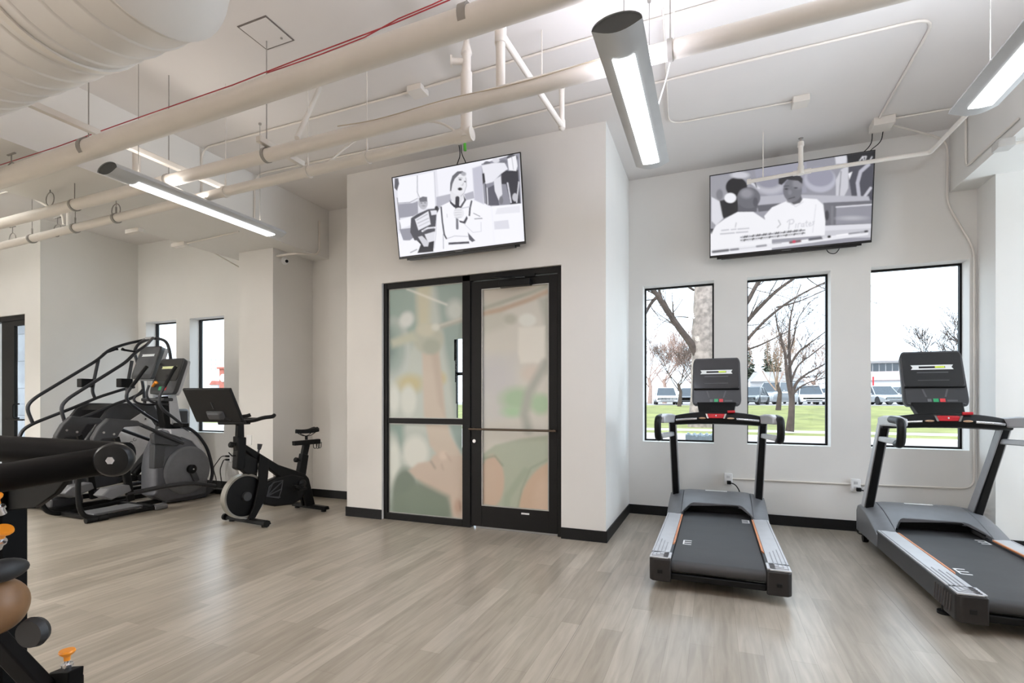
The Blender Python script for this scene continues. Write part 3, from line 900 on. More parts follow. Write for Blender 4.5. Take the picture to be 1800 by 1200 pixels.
def paint2(q):
    C = Canvas(270, 152, (150, 150, 160), q)
    C.poly([(60, 350), (1640, 90), (1640, 560), (500, 700), (60, 700)], (142, 142, 152), 6)
    C.poly([(480, 300), (960, 230), (960, 520), (620, 560), (520, 500)], (150, 150, 164), 6); C.ell(620, 470, 130, 66, (180, 180, 190), 16); C.ell(610, 420, 110, 60, (140, 140, 154), 14)
    C.ell(1090, 400, 150, 120, (176, 176, 190), 10); C.ell(1090, 370, 128, 96, (146, 146, 162), 10); C.poly([(1230, 180), (1350, 165), (1340, 240), (1240, 250)], (206, 206, 214), 6)
    C.poly([(1350, 165), (1620, 118), (1620, 600), (1400, 600), (1350, 300)], (74, 74, 84), 5); C.poly([(1340, 160), (1620, 115), (1620, 215), (1360, 245)], (30, 30, 34), 4)
    C.poly([(1240, 400), (1290, 300), (1360, 260), (1360, 480), (1300, 600), (1240, 570)], (196, 196, 204), 4); C.line([(1290, 320), (1270, 590)], 8, (110, 110, 118)); C.poly([(1360, 340), (1400, 320), (1370, 400)], (228, 228, 234), 3)
    C.line([(1560, 250), (1480, 320), (1450, 430), (1470, 590)], 34, (178, 178, 190), 4); C.line([(1500, 590), (1580, 480)], 26, (190, 190, 200), 4)
    C.poly([(500, 560), (760, 540), (1560, 560), (1580, 620), (1120, 650), (480, 680)], (176, 176, 186), 5); C.poly([(500, 640), (720, 620), (620, 690), (520, 700)], (96, 96, 104), 5)
    C.poly([(1120, 620), (1600, 600), (1600, 830), (1130, 840)], (104, 104, 112), 4); C.poly([(1245, 665), (1590, 640), (1590, 820), (1240, 830)], (140, 140, 150), 5); C.line([(1245, 662), (1590, 640)], 12, (214, 214, 222)); C.ell(1400, 770, 120, 20, (176, 176, 184), 14)
    C.ell(1155, 740, 20, 48, (56, 56, 62)); C.line([(1205, 660), (1205, 820)], 24, (120, 120, 128), 5)
    C.poly([(1130, 840), (1600, 825), (1600, 880), (1130, 900)], (214, 214, 222), 4); C.poly([(1100, 890), (1600, 870), (1590, 960), (1100, 960)], (196, 196, 204), 3)
    # dark crowd at the left
    C.poly([(90, 380), (430, 330), (440, 460), (260, 560), (200, 760), (95, 860)], (150, 150, 158), 6); C.ell(320, 470, 96, 90, (26, 26, 30), 5); C.ell(350, 360, 80, 30, (196, 196, 204), 8)
    C.poly([(150, 600), (330, 560), (340, 700), (210, 760), (160, 680)], (36, 36, 40), 5); C.ell(265, 570, 52, 46, (232, 232, 238), 4); C.poly([(100, 560), (170, 600), (200, 760), (140, 820), (100, 780)], (214, 214, 222), 5); C.ell(170, 540, 30, 50, (120, 120, 128), 6)
    C.line([(450, 430), (520, 480)], 20, (206, 206, 214), 4); C.line([(480, 420), (500, 470)], 8, (40, 40, 46), 3)
    # bald man from behind in a white shirt
    C.poly([(340, 600), (520, 590), (500, 700), (330, 710)], (92, 92, 100), 4); C.ell(430, 570, 104, 98, (104, 104, 112), 4); C.ell(410, 530, 56, 42, (142, 142, 150), 16); C.ell(490, 610, 22, 44, (84, 84, 92), 4)
    C.poly([(90, 900), (140, 820), (220, 760), (330, 700), (470, 700), (600, 790), (640, 900), (640, 1090), (90, 1120)], (234, 234, 239), 3)
    C.line([(318, 800), (310, 840)], 6, (160, 160, 168)); C.line([(190, 868), (250, 862)], 12, (190, 190, 198)); C.line([(275, 862), (315, 858)], 12, (190, 190, 198)); C.line([(335, 858), (430, 852)], 12, (190, 190, 198)); C.line([(180, 900), (300, 892)], 12, (184, 184, 192)); C.line([(320, 890), (420, 884)], 12, (184, 184, 192))
    # player in a white shirt
    C.poly([(770, 560), (900, 520), (930, 620), (860, 650), (790, 630)], (84, 84, 90), 4)
    C.poly([(570, 740), (640, 660), (780, 600), (830, 640), (900, 620), (930, 575), (1060, 585), (1120, 640), (1140, 800), (1135, 930), (640, 960), (600, 860)], (234, 234, 239), 3)
    C.line([(800, 610), (860, 655), (930, 610)], 8, (204, 204, 212)); C.line([(700, 780), (720, 820), (690, 850)], 5, (120, 120, 128)); C.line([(1050, 640), (1020, 900)], 6, (206, 206, 214))
    C.ell(830, 500, 88, 110, (112, 112, 120), 4); C.ell(880, 440, 50, 50, (134, 134, 142), 14); C.poly([(700, 440), (700, 390), (760, 365), (900, 362), (925, 390), (920, 440), (880, 410), (780, 400), (730, 450)], (46, 46, 50), 4)
    C.ell(772, 488, 16, 7, (48, 48, 52), 3); C.ell(860, 478, 18, 7, (60, 60, 66), 3); C.line([(748, 462), (795, 458)], 6, (60, 60, 66)); C.ell(805, 520, 18, 24, (128, 128, 136), 6); C.line([(795, 580), (850, 565)], 9, (64, 64, 70)); C.ell(805, 605, 26, 12, (120, 120, 128), 6)
    # shirt script
    G = (186, 186, 194)
    C.line([(795, 865), (805, 790)], 7, G); C.line([(780, 800), (800, 780), (835, 775), (845, 795), (830, 815), (805, 820)], 7, G)
    C.line([(858, 855), (864, 818)], 6, G); C.line([(880, 852), (886, 815), (904, 812)], 6, G)
    C.line([(936, 815), (916, 820), (914, 845), (932, 842), (938, 815), (938, 846)], 6, G); C.line([(962, 790), (958, 840), (970, 842)], 6, G); C.line([(950, 808), (976, 804)], 5, G)
    C.line([(984, 826), (1004, 818), (996, 804), (982, 822), (988, 840), (1006, 836)], 6, G); C.line([(1034, 798), (1020, 802), (1030, 820), (1014, 832)], 6, G)
    C.line([(1470, 215), (1500, 175), (1510, 215)], 8, (228, 228, 234)); C.line([(1500, 178), (1535, 172), (1525, 205)], 7, (228, 228, 234)); C.line([(1575, 205), (1592, 175)], 7, (228, 228, 234))
    # caption strips
    C.poly([(350, 925), (950, 870), (950, 925), (350, 985)], (226, 226, 232), 2)
    C.line([(360, 935), (945, 878)], 10, (96, 96, 104)); C.line([(360, 962), (945, 905)], 9, (50, 50, 56))
    for k, x in enumerate(range(370, 940, 19)):
        if k % 5 != 4: C.line([(x, 940 - (x - 360) * .1), (x + 9, 925 - (x - 360) * .1)], 9, (24, 24, 28) if k % 3 else (180, 180, 188))
        if k % 6 != 2: C.line([(x, 972 - (x - 360) * .1), (x + 8, 956 - (x - 360) * .1)], 8, (30, 30, 34) if k % 4 == 1 else (196, 196, 202))
    C.poly([(90, 1040), (800, 985), (1130, 945), (1560, 895), (1560, 935), (1130, 985), (800, 1025), (90, 1090)], (228, 228, 234), 2)
    C.line([(115, 1062), (245, 1050)], 24, (110, 110, 116)); C.line([(270, 1048), (335, 1042)], 20, (130, 130, 138)); C.line([(350, 1040), (500, 1026)], 8, (200, 200, 206)); C.line([(505, 1022), (585, 1014)], 20, (150, 150, 158)); C.line([(650, 1000), (725, 993)], 12, (176, 176, 184))
    C.line([(810, 992), (905, 980)], 24, (120, 96, 102)); C.ell(845, 985, 16, 14, (200, 70, 96)); C.line([(915, 980), (985, 972)], 10, (236, 236, 240)); C.line([(990, 968), (1110, 955)], 24, (96, 96, 104)); C.line([(1120, 952), (1165, 948)], 22, (206, 206, 212)); C.line([(1172, 945), (1182, 944)], 24, (20, 20, 24))
    C.line([(1250, 935), (1360, 922)], 14, (240, 240, 244)); C.line([(1370, 920), (1470, 910)], 16, (140, 140, 148)); C.line([(1485, 908), (1520, 904)], 22, (160, 160, 168)); C.line([(1528, 902), (1548, 900)], 22, (60, 60, 66))
    C.poly([(90, 850), (120, 850), (100, 900)], (40, 40, 44), 4)
    C.blur(1)
    return C


television('wall television above the glass door showing a commentator in a white jacket holding a microphone', -2.29, 1.372, 4.20, 3.483, 4.33, 2.702, paint1,
           [(110, 345), (1348, 93), (1380, 965), (165, 1125)],
           {'wall': YB, 'runs': [[(-2.24, 4.27, 3.70), (-2.24, 4.28, 3.62), (-2.20, 4.31, 3.53), (-2.19, 4.31, 3.44)], [(-2.26, 4.27, 3.70), (-2.25, 4.28, 3.6), (-2.30, 4.3, 3.54), (-2.32, 4.31, 3.44)]]})
television('wall television above the windows showing a bald man facing a player in a white shirt', .663, 1.41, 5.50, 3.552, 5.62, 2.742, paint2,
           [(90, 372), (1613, 118), (1580, 985), (92, 1100)],
           {'wall': YW, 'runs': [[(1.32, 5.40, 3.66), (1.33, 5.45, 3.60), (1.30, 5.5, 3.56), (1.16, 5.6, 3.50)], [(1.40, 5.40, 3.66), (1.40, 5.45, 3.59), (1.32, 5.5, 3.55), (1.30, 5.6, 3.50)],
                                 [(1.0, 5.66, 2.8), (1.02, 5.68, 2.70), (1.09, 5.69, 2.68), (1.12, 5.68, 2.72), (1.16, 5.66, 2.8)]], 'r': .004})
t = tag(MB().tube([(-2.20, 4.27, 3.73), (-2.20, 4.28, 3.64)], .014, 8).build('cable_tie', DGREEN), 'short green tape wrap on the cables above the television over the door', 'tape')

# ------------------------------------------------------------------ linear pendant lights


def pendant(label, xc, y0, y1, z, ukey, dkey):
    root = thing('pendant_light', label, 'light fixture', (xc, (y0 + y1) / 2, z), group='linear pendant lights')
    w = .105; L = y1 - y0
    top = [(-w, 0)] + [(w * math.cos(math.pi * (1 - k / 12)), .052 * math.sin(math.pi * k / 12)) for k in range(1, 12)] + [(w, 0)]
    bot = [(w * (1 - 2 * k / 12), -.03 * math.sin(math.pi * k / 12)) for k in range(1, 12)]
    prof = top + bot
    rings = []
    for f, s in ((0, 1), (1, 1)):
        y = -L / 2 + f * L
        rings.append([(x * s, y, zz * s) for x, zz in prof])
    MB().loft(rings, cap=False).build('housing', FIXM, root, world=False)
    for y in (-L / 2 + .012, L / 2 - .012): MB().loft([[(x * .985, y - .004, zz * .96) for x, zz in prof], [(x * .985, y + .004, zz * .96) for x, zz in prof]]).build('end_cap', CAPM, root, world=False, smooth=False)
    d0, d1 = -L / 2 + .17, L / 2 - .08
    b = MB()
    bow = [(.05 * (1 - 2 * k / 6), -.0335 + .004 * abs(1 - 2 * k / 6)) for k in range(7)]
    b.loft([[(x, y, zz) for x, zz in bow] + [(-.05, y, -.02), (.05, y, -.02)] for y in (d0, d1)])
    b.build('diffuser', GLOWM, root, world=False)
    hh = CZ - z
    for y in (-L * .36, L * .36): MB().tube([(0, y, .05), (0, y, .075), (0, y, .0751), (0, y, hh - .015), (0, y, hh - .0149), (0, y, hh)], [.006, .006, .0022, .0022, .012, .012], 8).build('suspension_cable', WIRE, root, world=False)
    pw, wc = light_of(dkey); lamp_area('downlight', root, (0, 0, -.045), .10, L * .8, pw, wc)
    pw, wc = light_of(ukey); lamp_area('uplight', root, (0, 0, .07), .10, L * .8, pw, wc, up=True)
    return root


mid = pendant('silver pendant light hanging in the middle, seen end-on in front of the right window bay', -.372, 2.08, 3.39, 2.8, 'up_middle', 'down_right')
pendant('silver pendant light at the upper right edge, partly cut off', 1.275, 2.08, 3.39, 2.8, 'up_right', 'down_right')
pendant('silver pendant light on the left above the exercise bike', -3.765, 2.11, 3.53, 2.8, 'up_left', 'down_left')
for nm, x, y, uk, dk in (('beyond the left edge', -7.0, -.4, 'up_far_left', 'down_far_left'), ('behind the camera over the left aisle', -3.765, -1.6, 'up_back_left', 'down_back'),
                         ('behind the camera in the middle', -.372, -1.6, 'up_back_middle', 'down_back'), ('behind the camera to the right', 1.275, -1.6, 'up_back_right', 'down_back'),
                         ('behind the camera at far left', -7.0, -2.8, 'up_back_left', 'down_back'), ('beyond the right edge', 3.9, 2.08, 'up_right', 'down_right')):
    pendant('added unseen silver pendant light ' + nm, x, y, y + 1.3, 2.8, uk, dk)  # extra out-of-view fixtures, added to brighten the room
MB().tube(rnd([(-.30, 2.9, 2.86), (-.22, 3.0, 3.2), (-.21, 3.05, 3.74)], .2), .004, 8).build('power_cord', WHITE, mid)

# ------------------------------------------------------------------ ceiling services


def pipe_run(name, label, cat, pts, r, m=PIPE, n=16, rr=.08):
    return tag(MB().tube(rnd(pts, rr, 6), r, n).build(name, m), label, cat)


P1 = P = thing('main_pipe', 'thick white insulated pipe running across the upper left of the ceiling', 'pipe', (-1, 2.06, 2.99))
MB().tube([(-11.4, 2.06, 2.86), (-4.95, 2.06, 2.91), (-1.77, 2.06, 2.975), (5.1, 2.06, 3.10)], .062, 24).build('pipe', PIPE, P)
for x in (-5.3, -3.87, -1.05, .6): 
    b = MB(); zc = 2.99 + (x + 1.4) * .0205
    b.disc_lathe((x, 2.06, zc), (1, 0, .02), [(-.02, .064), (-.02, .067), (.02, .067), (.02, .064)], 24)
    b.tube([(x, 2.06, zc + .06), (x, 2.06, CZ)], .0035, 6)
    b.build('hanger_strap', WIRE, P)
P2 = P = thing('water_pipe', 'medium white pipe with hangers crossing behind the middle pendant light', 'pipe', (-1, 2.585, 2.96))
MB().tube([(-11.4, 2.585, 2.86), (-6.2, 2.585, 2.915), (-2.2, 2.585, 2.95), (-.2, 2.585, 2.978), (1.99, 2.585, 3.0)], .044, 20).build('pipe', PIPE, P)
for x in (-5.05, -3.86, -2.86, -.2):
    b = MB(); zc = 2.955 + (x + 2.2) * .0115
    b.disc_lathe((x, 2.585, zc), (1, 0, 0), [(-.012, .046), (-.012, .05), (.012, .05), (.012, .046)], 20).tube([(x, 2.585, zc + .045), (x, 2.585, CZ)], .0035, 6)
    b.build('hanger_strap', WIRE, P)
tag(MB().tube(rnd([(-2.2, 2.53, 2.985), (-1.9, 2.53, 2.96), (-1.4, 2.53, 2.985), (-1.0, 2.54, 2.97), (-.3, 2.53, 3.0)], .3), .003, 6).build('thin_cable', mat('tan_cable', (190, 176, 156), .5)), 'thin tan cable lying along the medium white pipe', 'cable')

P3 = P = thing('sprinkler_main', 'slimmer white pipe that ends in an upturned elbow left of the first television', 'pipe', (-2, 2.82, 2.92))
MB().tube(rnd([(-11.4, 2.82, 2.80), (-6.7, 2.82, 2.84), (-4.2, 2.82, 2.885), (-2.4, 2.82, 2.915), (-1.44, 2.82, 2.925), (-1.44, 2.82, 3.30)], .02, 3), .036, 18).build('pipe', PIPE, P)
b = MB(); b.tube([(-1.44, 2.82, 3.28), (-1.44, 2.82, 3.31), (-1.44, 2.82, 3.315), (-1.44, 2.82, 3.42), (-1.44, 2.82, 3.43), (-1.44, 2.82, 3.5), (-1.44, 2.82, 3.74)], [.036, .036, .028, .028, .036, .018, .018], 16)
b.cyl((-1.44, 2.82, 3.38), (-1.52, 2.78, 3.38), .02, 12).cyl((-1.52, 2.78, 3.38), (-1.53, 2.775, 3.38), .035, 16)
b.build('riser_valve', PIPE, P)
b = MB(); b.tube([(-1.44, 2.82, 2.96), (-1.44, 2.82, 2.9)], .043, 16).tube([(-1.40, 2.82, 2.925), (-1.52, 2.82, 2.924)], .043, 16)
b.build('elbow_fitting', PIPE, P)
for x in (-6.2, -5.5, -4.9, -3.55, -2.72, -2.2):
    b = MB(); zc = 2.915 + (x + 2.4) * .018
    b.disc_lathe((x, 2.82, zc), (1, 0, 0), [(-.014, .038), (-.014, .043), (.014, .043), (.014, .038)], 18).tube([(x, 2.82, zc + .04), (x, 2.82, zc + .10)], .007, 6).tube([(x, 2.82, zc + .1), (x, 2.82, CZ)], .003, 6)
    b.build('hanger_strap', WIRE if x < -4.5 else PIPE, P)

P = thing('sprinkler_branch', 'white sprinkler branch pipe slanting toward the wall above the first television', 'sprinkler pipe', (-1.1, 2.585, 3.0))
b = MB(); b.tube([(-1.107, 2.585, 3.0), (-1.107, 2.585, 3.30)], .026, 16).tube([(-1.107, 2.585, 3.25), (-1.107, 2.585, 3.34)], .033, 16).ell((-1.107, 2.585, 3.33), (.034, .034, .03))
b.tube([(-1.107, 2.585, 3.31), (-1.05, 3.61, 3.30)], .02, 14).tube([(-1.05, 3.61, 3.285), (-1.05, 3.61, 3.58)], .02, 14).tube([(-1.05, 3.61, 3.28), (-1.05, 3.61, 3.34)], .026, 14).ell((-1.05, 3.61, 3.29), (.026, .026, .024))
b.build('pipe', PIPE, P)
b = MB(); b.tube([(-1.05, 3.61, 3.57), (-1.05, 3.61, 3.62)], .024, 12).tube([(-1.05, 3.61, 3.62), (-1.05, 3.61, 3.66)], .008, 8)
b.build('sprinkler_head', PIPE, P)
MB().tube([(-1.07, 3.2, 3.74), (-1.07, 3.2, 3.3)], .005, 6).build('hanger_rod', PIPE, P)

P = thing('sprinkler_branch', 'thin white sprinkler pipe crossing in front of the second television', 'sprinkler pipe', (.74, 5.13, 3.3))
b = MB(); b.tube(rnd([(.29, 5.17, 3.30), (.74, 5.13, 3.30), (1.65, 5.12, 3.30), (1.69, 4.2, 3.30), (1.72, 3.3, 3.30), (1.72, 2.585, 3.30), (1.72, 2.585, 3.02)], .02, 3), .017, 14)
b.tube([(.285, 5.17, 3.3), (.32, 5.17, 3.3)], .024, 12).tube([(.66, 5.135, 3.3), (.80, 5.13, 3.3)], .022, 12)
b.build('pipe', PIPE, P)
b = MB(); b.tube([(.72, 5.13, 3.28), (.72, 5.13, 3.35), (.72, 5.13, 3.36), (.72, 5.13, 3.52), (.72, 5.13, 3.53), (.72, 5.13, 3.57)], [.028, .026, .02, .02, .027, .024], 14)
b.build('riser', PIPE, P)
MB().tube([(.72, 5.13, 3.57), (.72, 5.13, 3.60), (.72, 5.13, 3.602)], [.008, .008, .022], 10).build('sprinkler_head', WIRE, P)
MB().tube([(.42, 5.16, 3.3), (.42, 5.16, 3.74)], .005, 6).build('hanger_rod', PIPE, P)

# spiral duct with end reducer
DU = P = thing('spiral_duct', 'large white spiral duct in the upper left corner', 'duct', (-3, 1.08, 2.8))
prof = []; x = -9.5
while x < -1.76:
    prof += [(x, .300), (x + .105, .300), (x + .112, .3045), (x + .118, .3045), (x + .125, .300)]; x += .125
prof += [(-1.76, .30), (-1.74, .308), (-1.72, .30), (-1.62, .24), (-1.56, .17), (-1.54, .175), (-1.52, .17), (1.95, .17)]
MB().disc_lathe((0, 1.08, 2.8), (1, 0, 0), prof, 48).build('duct_body', DUCT, P)
b = MB()
for x in (-6.8, -4.6, -2.2):
    b = MB(); b.disc_lathe((x, 1.08, 2.8), (1, 0, 0), [(-.015, .302), (-.015, .308), (.015, .308), (.015, .302)], 48).tube([(x, 1.38, 2.85), (x, 1.38, CZ)], .004, 6).tube([(x, .78, 2.85), (x, .78, CZ)], .004, 6)
    b.build('hanger_band', PIPE, P)

# struts across the pipes
tag(MB().box(-3.86, -3.82, 1.35, 3.12, 3.035, 3.076).build('strut_channel', PIPE, bevel=.004), 'long white metal strut above the pipes at left', 'strut')
tag(MB().box(-2.865, -2.825, 2.50, 2.90, 3.00, 3.04).build('strut_channel', PIPE, bevel=.004), 'short white metal strut across the medium pipe', 'strut')
tag(MB().box(-3.35, -1.9, 1.60, 1.68, 3.3, 3.345).build('strut_channel', PIPE, bevel=.004), 'white metal strut just behind the spiral duct', 'strut')
p0, p1 = atZ(562, 155, CZ), atY(522, 243, 2.6)
tag(MB().tube([p0, p1], .017, 12).build('brace_pipe', PIPE), 'slanted white brace tube from ceiling down to the medium pipe', 'brace')
tag(MB().tube([atY(240, 262, 2.62), atY(240, 320, 2.62)], .028, 14).build('drop_pipe', PIPE), 'short thick vertical white drop pipe behind the left pendant light', 'pipe')

# ceiling hatch
P = thing('ceiling_hatch', 'square access hatch flush in the ceiling near the top', 'hatch', (-2.81, 2.54, CZ))
b = MB()
b.box(-2.925, -2.69, 2.425, 2.645, CZ - .006, CZ + .002); b.build('hatch_panel', CEIL, P, smooth=False)
b = MB()
for q in ((-2.935, -2.925, 2.415, 2.655), (-2.69, -2.68, 2.415, 2.655), (-2.925, -2.69, 2.415, 2.425), (-2.925, -2.69, 2.645, 2.655)): b.box(*q, CZ - .004, CZ + .001)
b.build('hatch_gap', mat('shadow_gap', (120, 112, 106), .8), P, smooth=False)
MB().cyl((-2.74, 2.60, CZ - .012), (-2.74, 2.60, CZ - .004), .008, 10).build('latch', WIRE, P)

CR = .0095
CC = CZ - .012
pipe_run('conduit', 'long white conduit along the ceiling with a square box beside the brace', 'conduit', [(-4.655, 3.44, 3.12), (-4.655, 3.44, CC), (-2.19, 3.43, CC), (-.77, 3.38, CC), (1.96, 3.33, CC)], CR, rr=.12)
tag(MB().box(-2.25, -2.12, 3.37, 3.49, CZ - .045, CZ).build('junction_box', PIPE, bevel=.004), 'square white junction box on the ceiling conduit above the sprinkler elbow', 'junction box')
pipe_run('conduit', 'white conduit bent around a corner on the ceiling toward the second television', 'conduit', [(-4.655, 4.05, 3.2), (-4.655, 4.05, CC), (-2.06, 4.10, CC), (-.22, 4.04, CC), (1.33, 4.02, CC), (1.34, 5.26, CC)], CR, rr=.14)
tag(MB().box(1.30, 1.46, 5.27, 5.43, CZ - .07, CZ).build('junction_box', PIPE, bevel=.004), 'white power box on the ceiling above the second television', 'junction box')
pipe_run('conduit', 'thin white conduit on the ceiling ending at a small box right of the middle pendant', 'conduit', [(-.30, 3.30, CC), (-.376, 4.70, CC), (.60, 4.72, CC)], .007, rr=.14)
tag(MB().box(.60, .72, 4.66, 4.78, CZ - .05, CZ).build('junction_box', PIPE, bevel=.004), 'small white junction box on the ceiling between pendant light and second television', 'junction box')
pipe_run('conduit', 'short white conduit from the power box toward the right beam', 'conduit', [(1.46, 5.33, CC), (1.985, 5.33, CC)], .008)
pipe_run('conduit', 'white conduit arching off the ceiling and down the wall right of the third window', 'conduit',
         [(1.46, 5.40, CZ - .03), (1.9, 5.70, 3.66), (1.972, 5.72, 3.60), (1.972, 5.735, 3.06), (2.168, 5.735, 2.62), (2.168, 5.735, .47), (1.266, 5.735, .455), (.14, 5.735, .447)], .0085, rr=.1)
P = thing('conduit', 'white conduit down the face of the right beam with a box at its end', 'conduit', (1.985, 5.3, 3.3))
b = MB(); b.tube(rnd([(1.985, 5.40, 3.72), (1.985, 5.40, 3.24), (1.985, 4.6, 3.24), (1.985, 4.62, 3.24)], .06), .009, 10); b.build('tube', PIPE, P)
q = atZ(1767, 247, 3.16)
MB().box(q.x - .06, q.x + .04, q.y - .05, q.y + .05, 3.10, 3.16).build('box', mat('beige_box', (196, 194, 190), .5), P, bevel=.004)
tag(MB().tube([(q.x + .04, q.y, 3.13), (q.x + .6, q.y, 3.13)], .012, 10).build('conduit', PIPE), 'short white conduit leading right from the beige box under the right beam', 'conduit')
# conduit on the left beam face that drops to the camera
pipe_run('conduit', 'white conduit curving down the left beam face to the small camera', 'conduit', [(-4.655, 5.02, 3.55), (-4.655, 5.02, 3.12), (-4.64, 4.60, 3.02), (-4.925, 4.60, 3.02)], .012, rr=.1)
P = thing('security_camera', 'small white dome camera high on the left column', 'camera', (-4.925, 4.72, 2.98))
b = MB(); b.disc_lathe((-4.935, 4.72, 2.99), (1, 0, 0), [(0, .045), (.02, .045), (.03, .036)], 20).ell((-4.90, 4.72, 2.985), (.034, .034, .034)); b.build('housing', WHITE, P)
MB().disc_lathe((-4.88, 4.71, 2.98), (.8, -.5, -.2), [(0, .020), (.012, .018)], 14).build('lens', BLACK, P)
# trapeze hangers and small pipes at far left
for k, (px, py, Y) in enumerate([(20, 300, 2.06), (88, 350, 2.585), (204, 370, 2.82), (101, 405, 2.82), (22, 420, 2.82)]):
    c = atY(px, py, Y)
    b = MB(); b.tube([(c.x, c.y, c.z + .12), (c.x, c.y, c.z + .06)], .004, 6).tube(arc((c.x, c.y, c.z), .06, 0, 2 * math.pi, 14, (1, 0, 0), (0, 0, 1)), .004, 6).box(c.x - .05, c.x + .05, c.y - .006, c.y + .006, c.z + .118, c.z + .126)
    b.build('ring_hanger', WIRE, (P1, P2, P3, P3, P3)[k])
tag(MB().tube(rnd([atY(0, 340, 3.3), atY(30, 332, 3.3), atY(110, 378, 3.3), atY(112, 395, 3.3)], .05), .012, 10).build('pipe', PIPE), 'small bent white pipe near the left edge of the ceiling', 'pipe')
q = atY(120, 402, 3.0)
tag(MB().tube([q, (q.x, q.y, CZ)], .016, 10).build('drop_pipe', PIPE), 'short vertical white pipe near the left edge', 'pipe')
for k, (px, py) in enumerate([(231, 404), (311, 428)]):
    c = atZ(px, py, 3.11)
    tag(MB().box(c.x - .06, c.x + .16, c.y - .03, c.y + .03, 3.068, 3.112).build('strut_channel', PIPE, bevel=.004), ('small strut end under the left beam, nearer the camera', 'small strut end under the left beam beside the thin conduit')[k], 'strut')
pipe_run('conduit', 'thin conduit along the underside of the left beam', 'conduit', [atZ(320, 430, 3.095), atZ(420, 407, 3.095)], .008)
pipe_run('conduit', 'thin conduit dropping from the left beam and running down beside the column', 'conduit', [(-5.95, 4.4, 3.2), (-5.95, 5.0, 3.05), (-5.9, 5.18, 2.98), (-5.62, 5.185, 2.90), (-5.60, 5.185, .5)], .008, rr=.15)
YC = 2.105
tag(MB().tube([(-9.0, YC, 2.95)] + [atY(x, y, YC) for x, y in ((0, 290), (100, 258), (200, 222), (300, 187), (410, 149), (520, 106), (600, 76), (690, 42), (790, 0), (860, -40))], .0032, 8).build('red_cable', REDW), 'red cable lying on top of the thick pipe', 'cable')
tag(MB().tube([atY(x, y, YC) for x, y in ((470, 128), (560, 97), (640, 66), (700, 33), (760, 8), (820, -20))], .003, 8).build('red_cable', REDW), 'second red cable, separating from the first near the top', 'cable')
MB().tube(rnd([atY(560, 300, 2.84), atY(640, 232, 3.0), atY(720, 214, 3.0), atY(768, 213, 3.0), atY(796, 226, 2.95), atY(812, 246, 2.84)], .2), .008, 10).build('bypass_tube', PIPE, P3)



# outlets and cords
def outlet(label, p, axis='y', n=1):
    P = thing('power_outlet', label, 'outlet', p)
    b = MB(); b.box(-.04, .04, -.035, 0, -.06, .06); b.build('box', WHITE, P, bevel=.006, world=False)
    for s in (-.025, .025): MB().box(-.016, .016, -.038, -.034, s - .014, s + .014).build('socket', mat('socket_grey', (206, 206, 206), .5), P, bevel=.003, world=False)
    return P


outlet('white outlet on the wall behind the middle treadmill', (.139, YW, .443))
outlet('white outlet on the wall behind the right treadmill', (1.266, YW, .447))
outlet('white outlet beside the left column with two cords', (-6.43, YR, .45))
tag(MB().box(-5.36, -5.28, 4.542, 4.553, .72, .84).build('wall_plate', WHITE, bevel=.003), 'white blank wall plate on the left column behind the bike', 'wall plate')


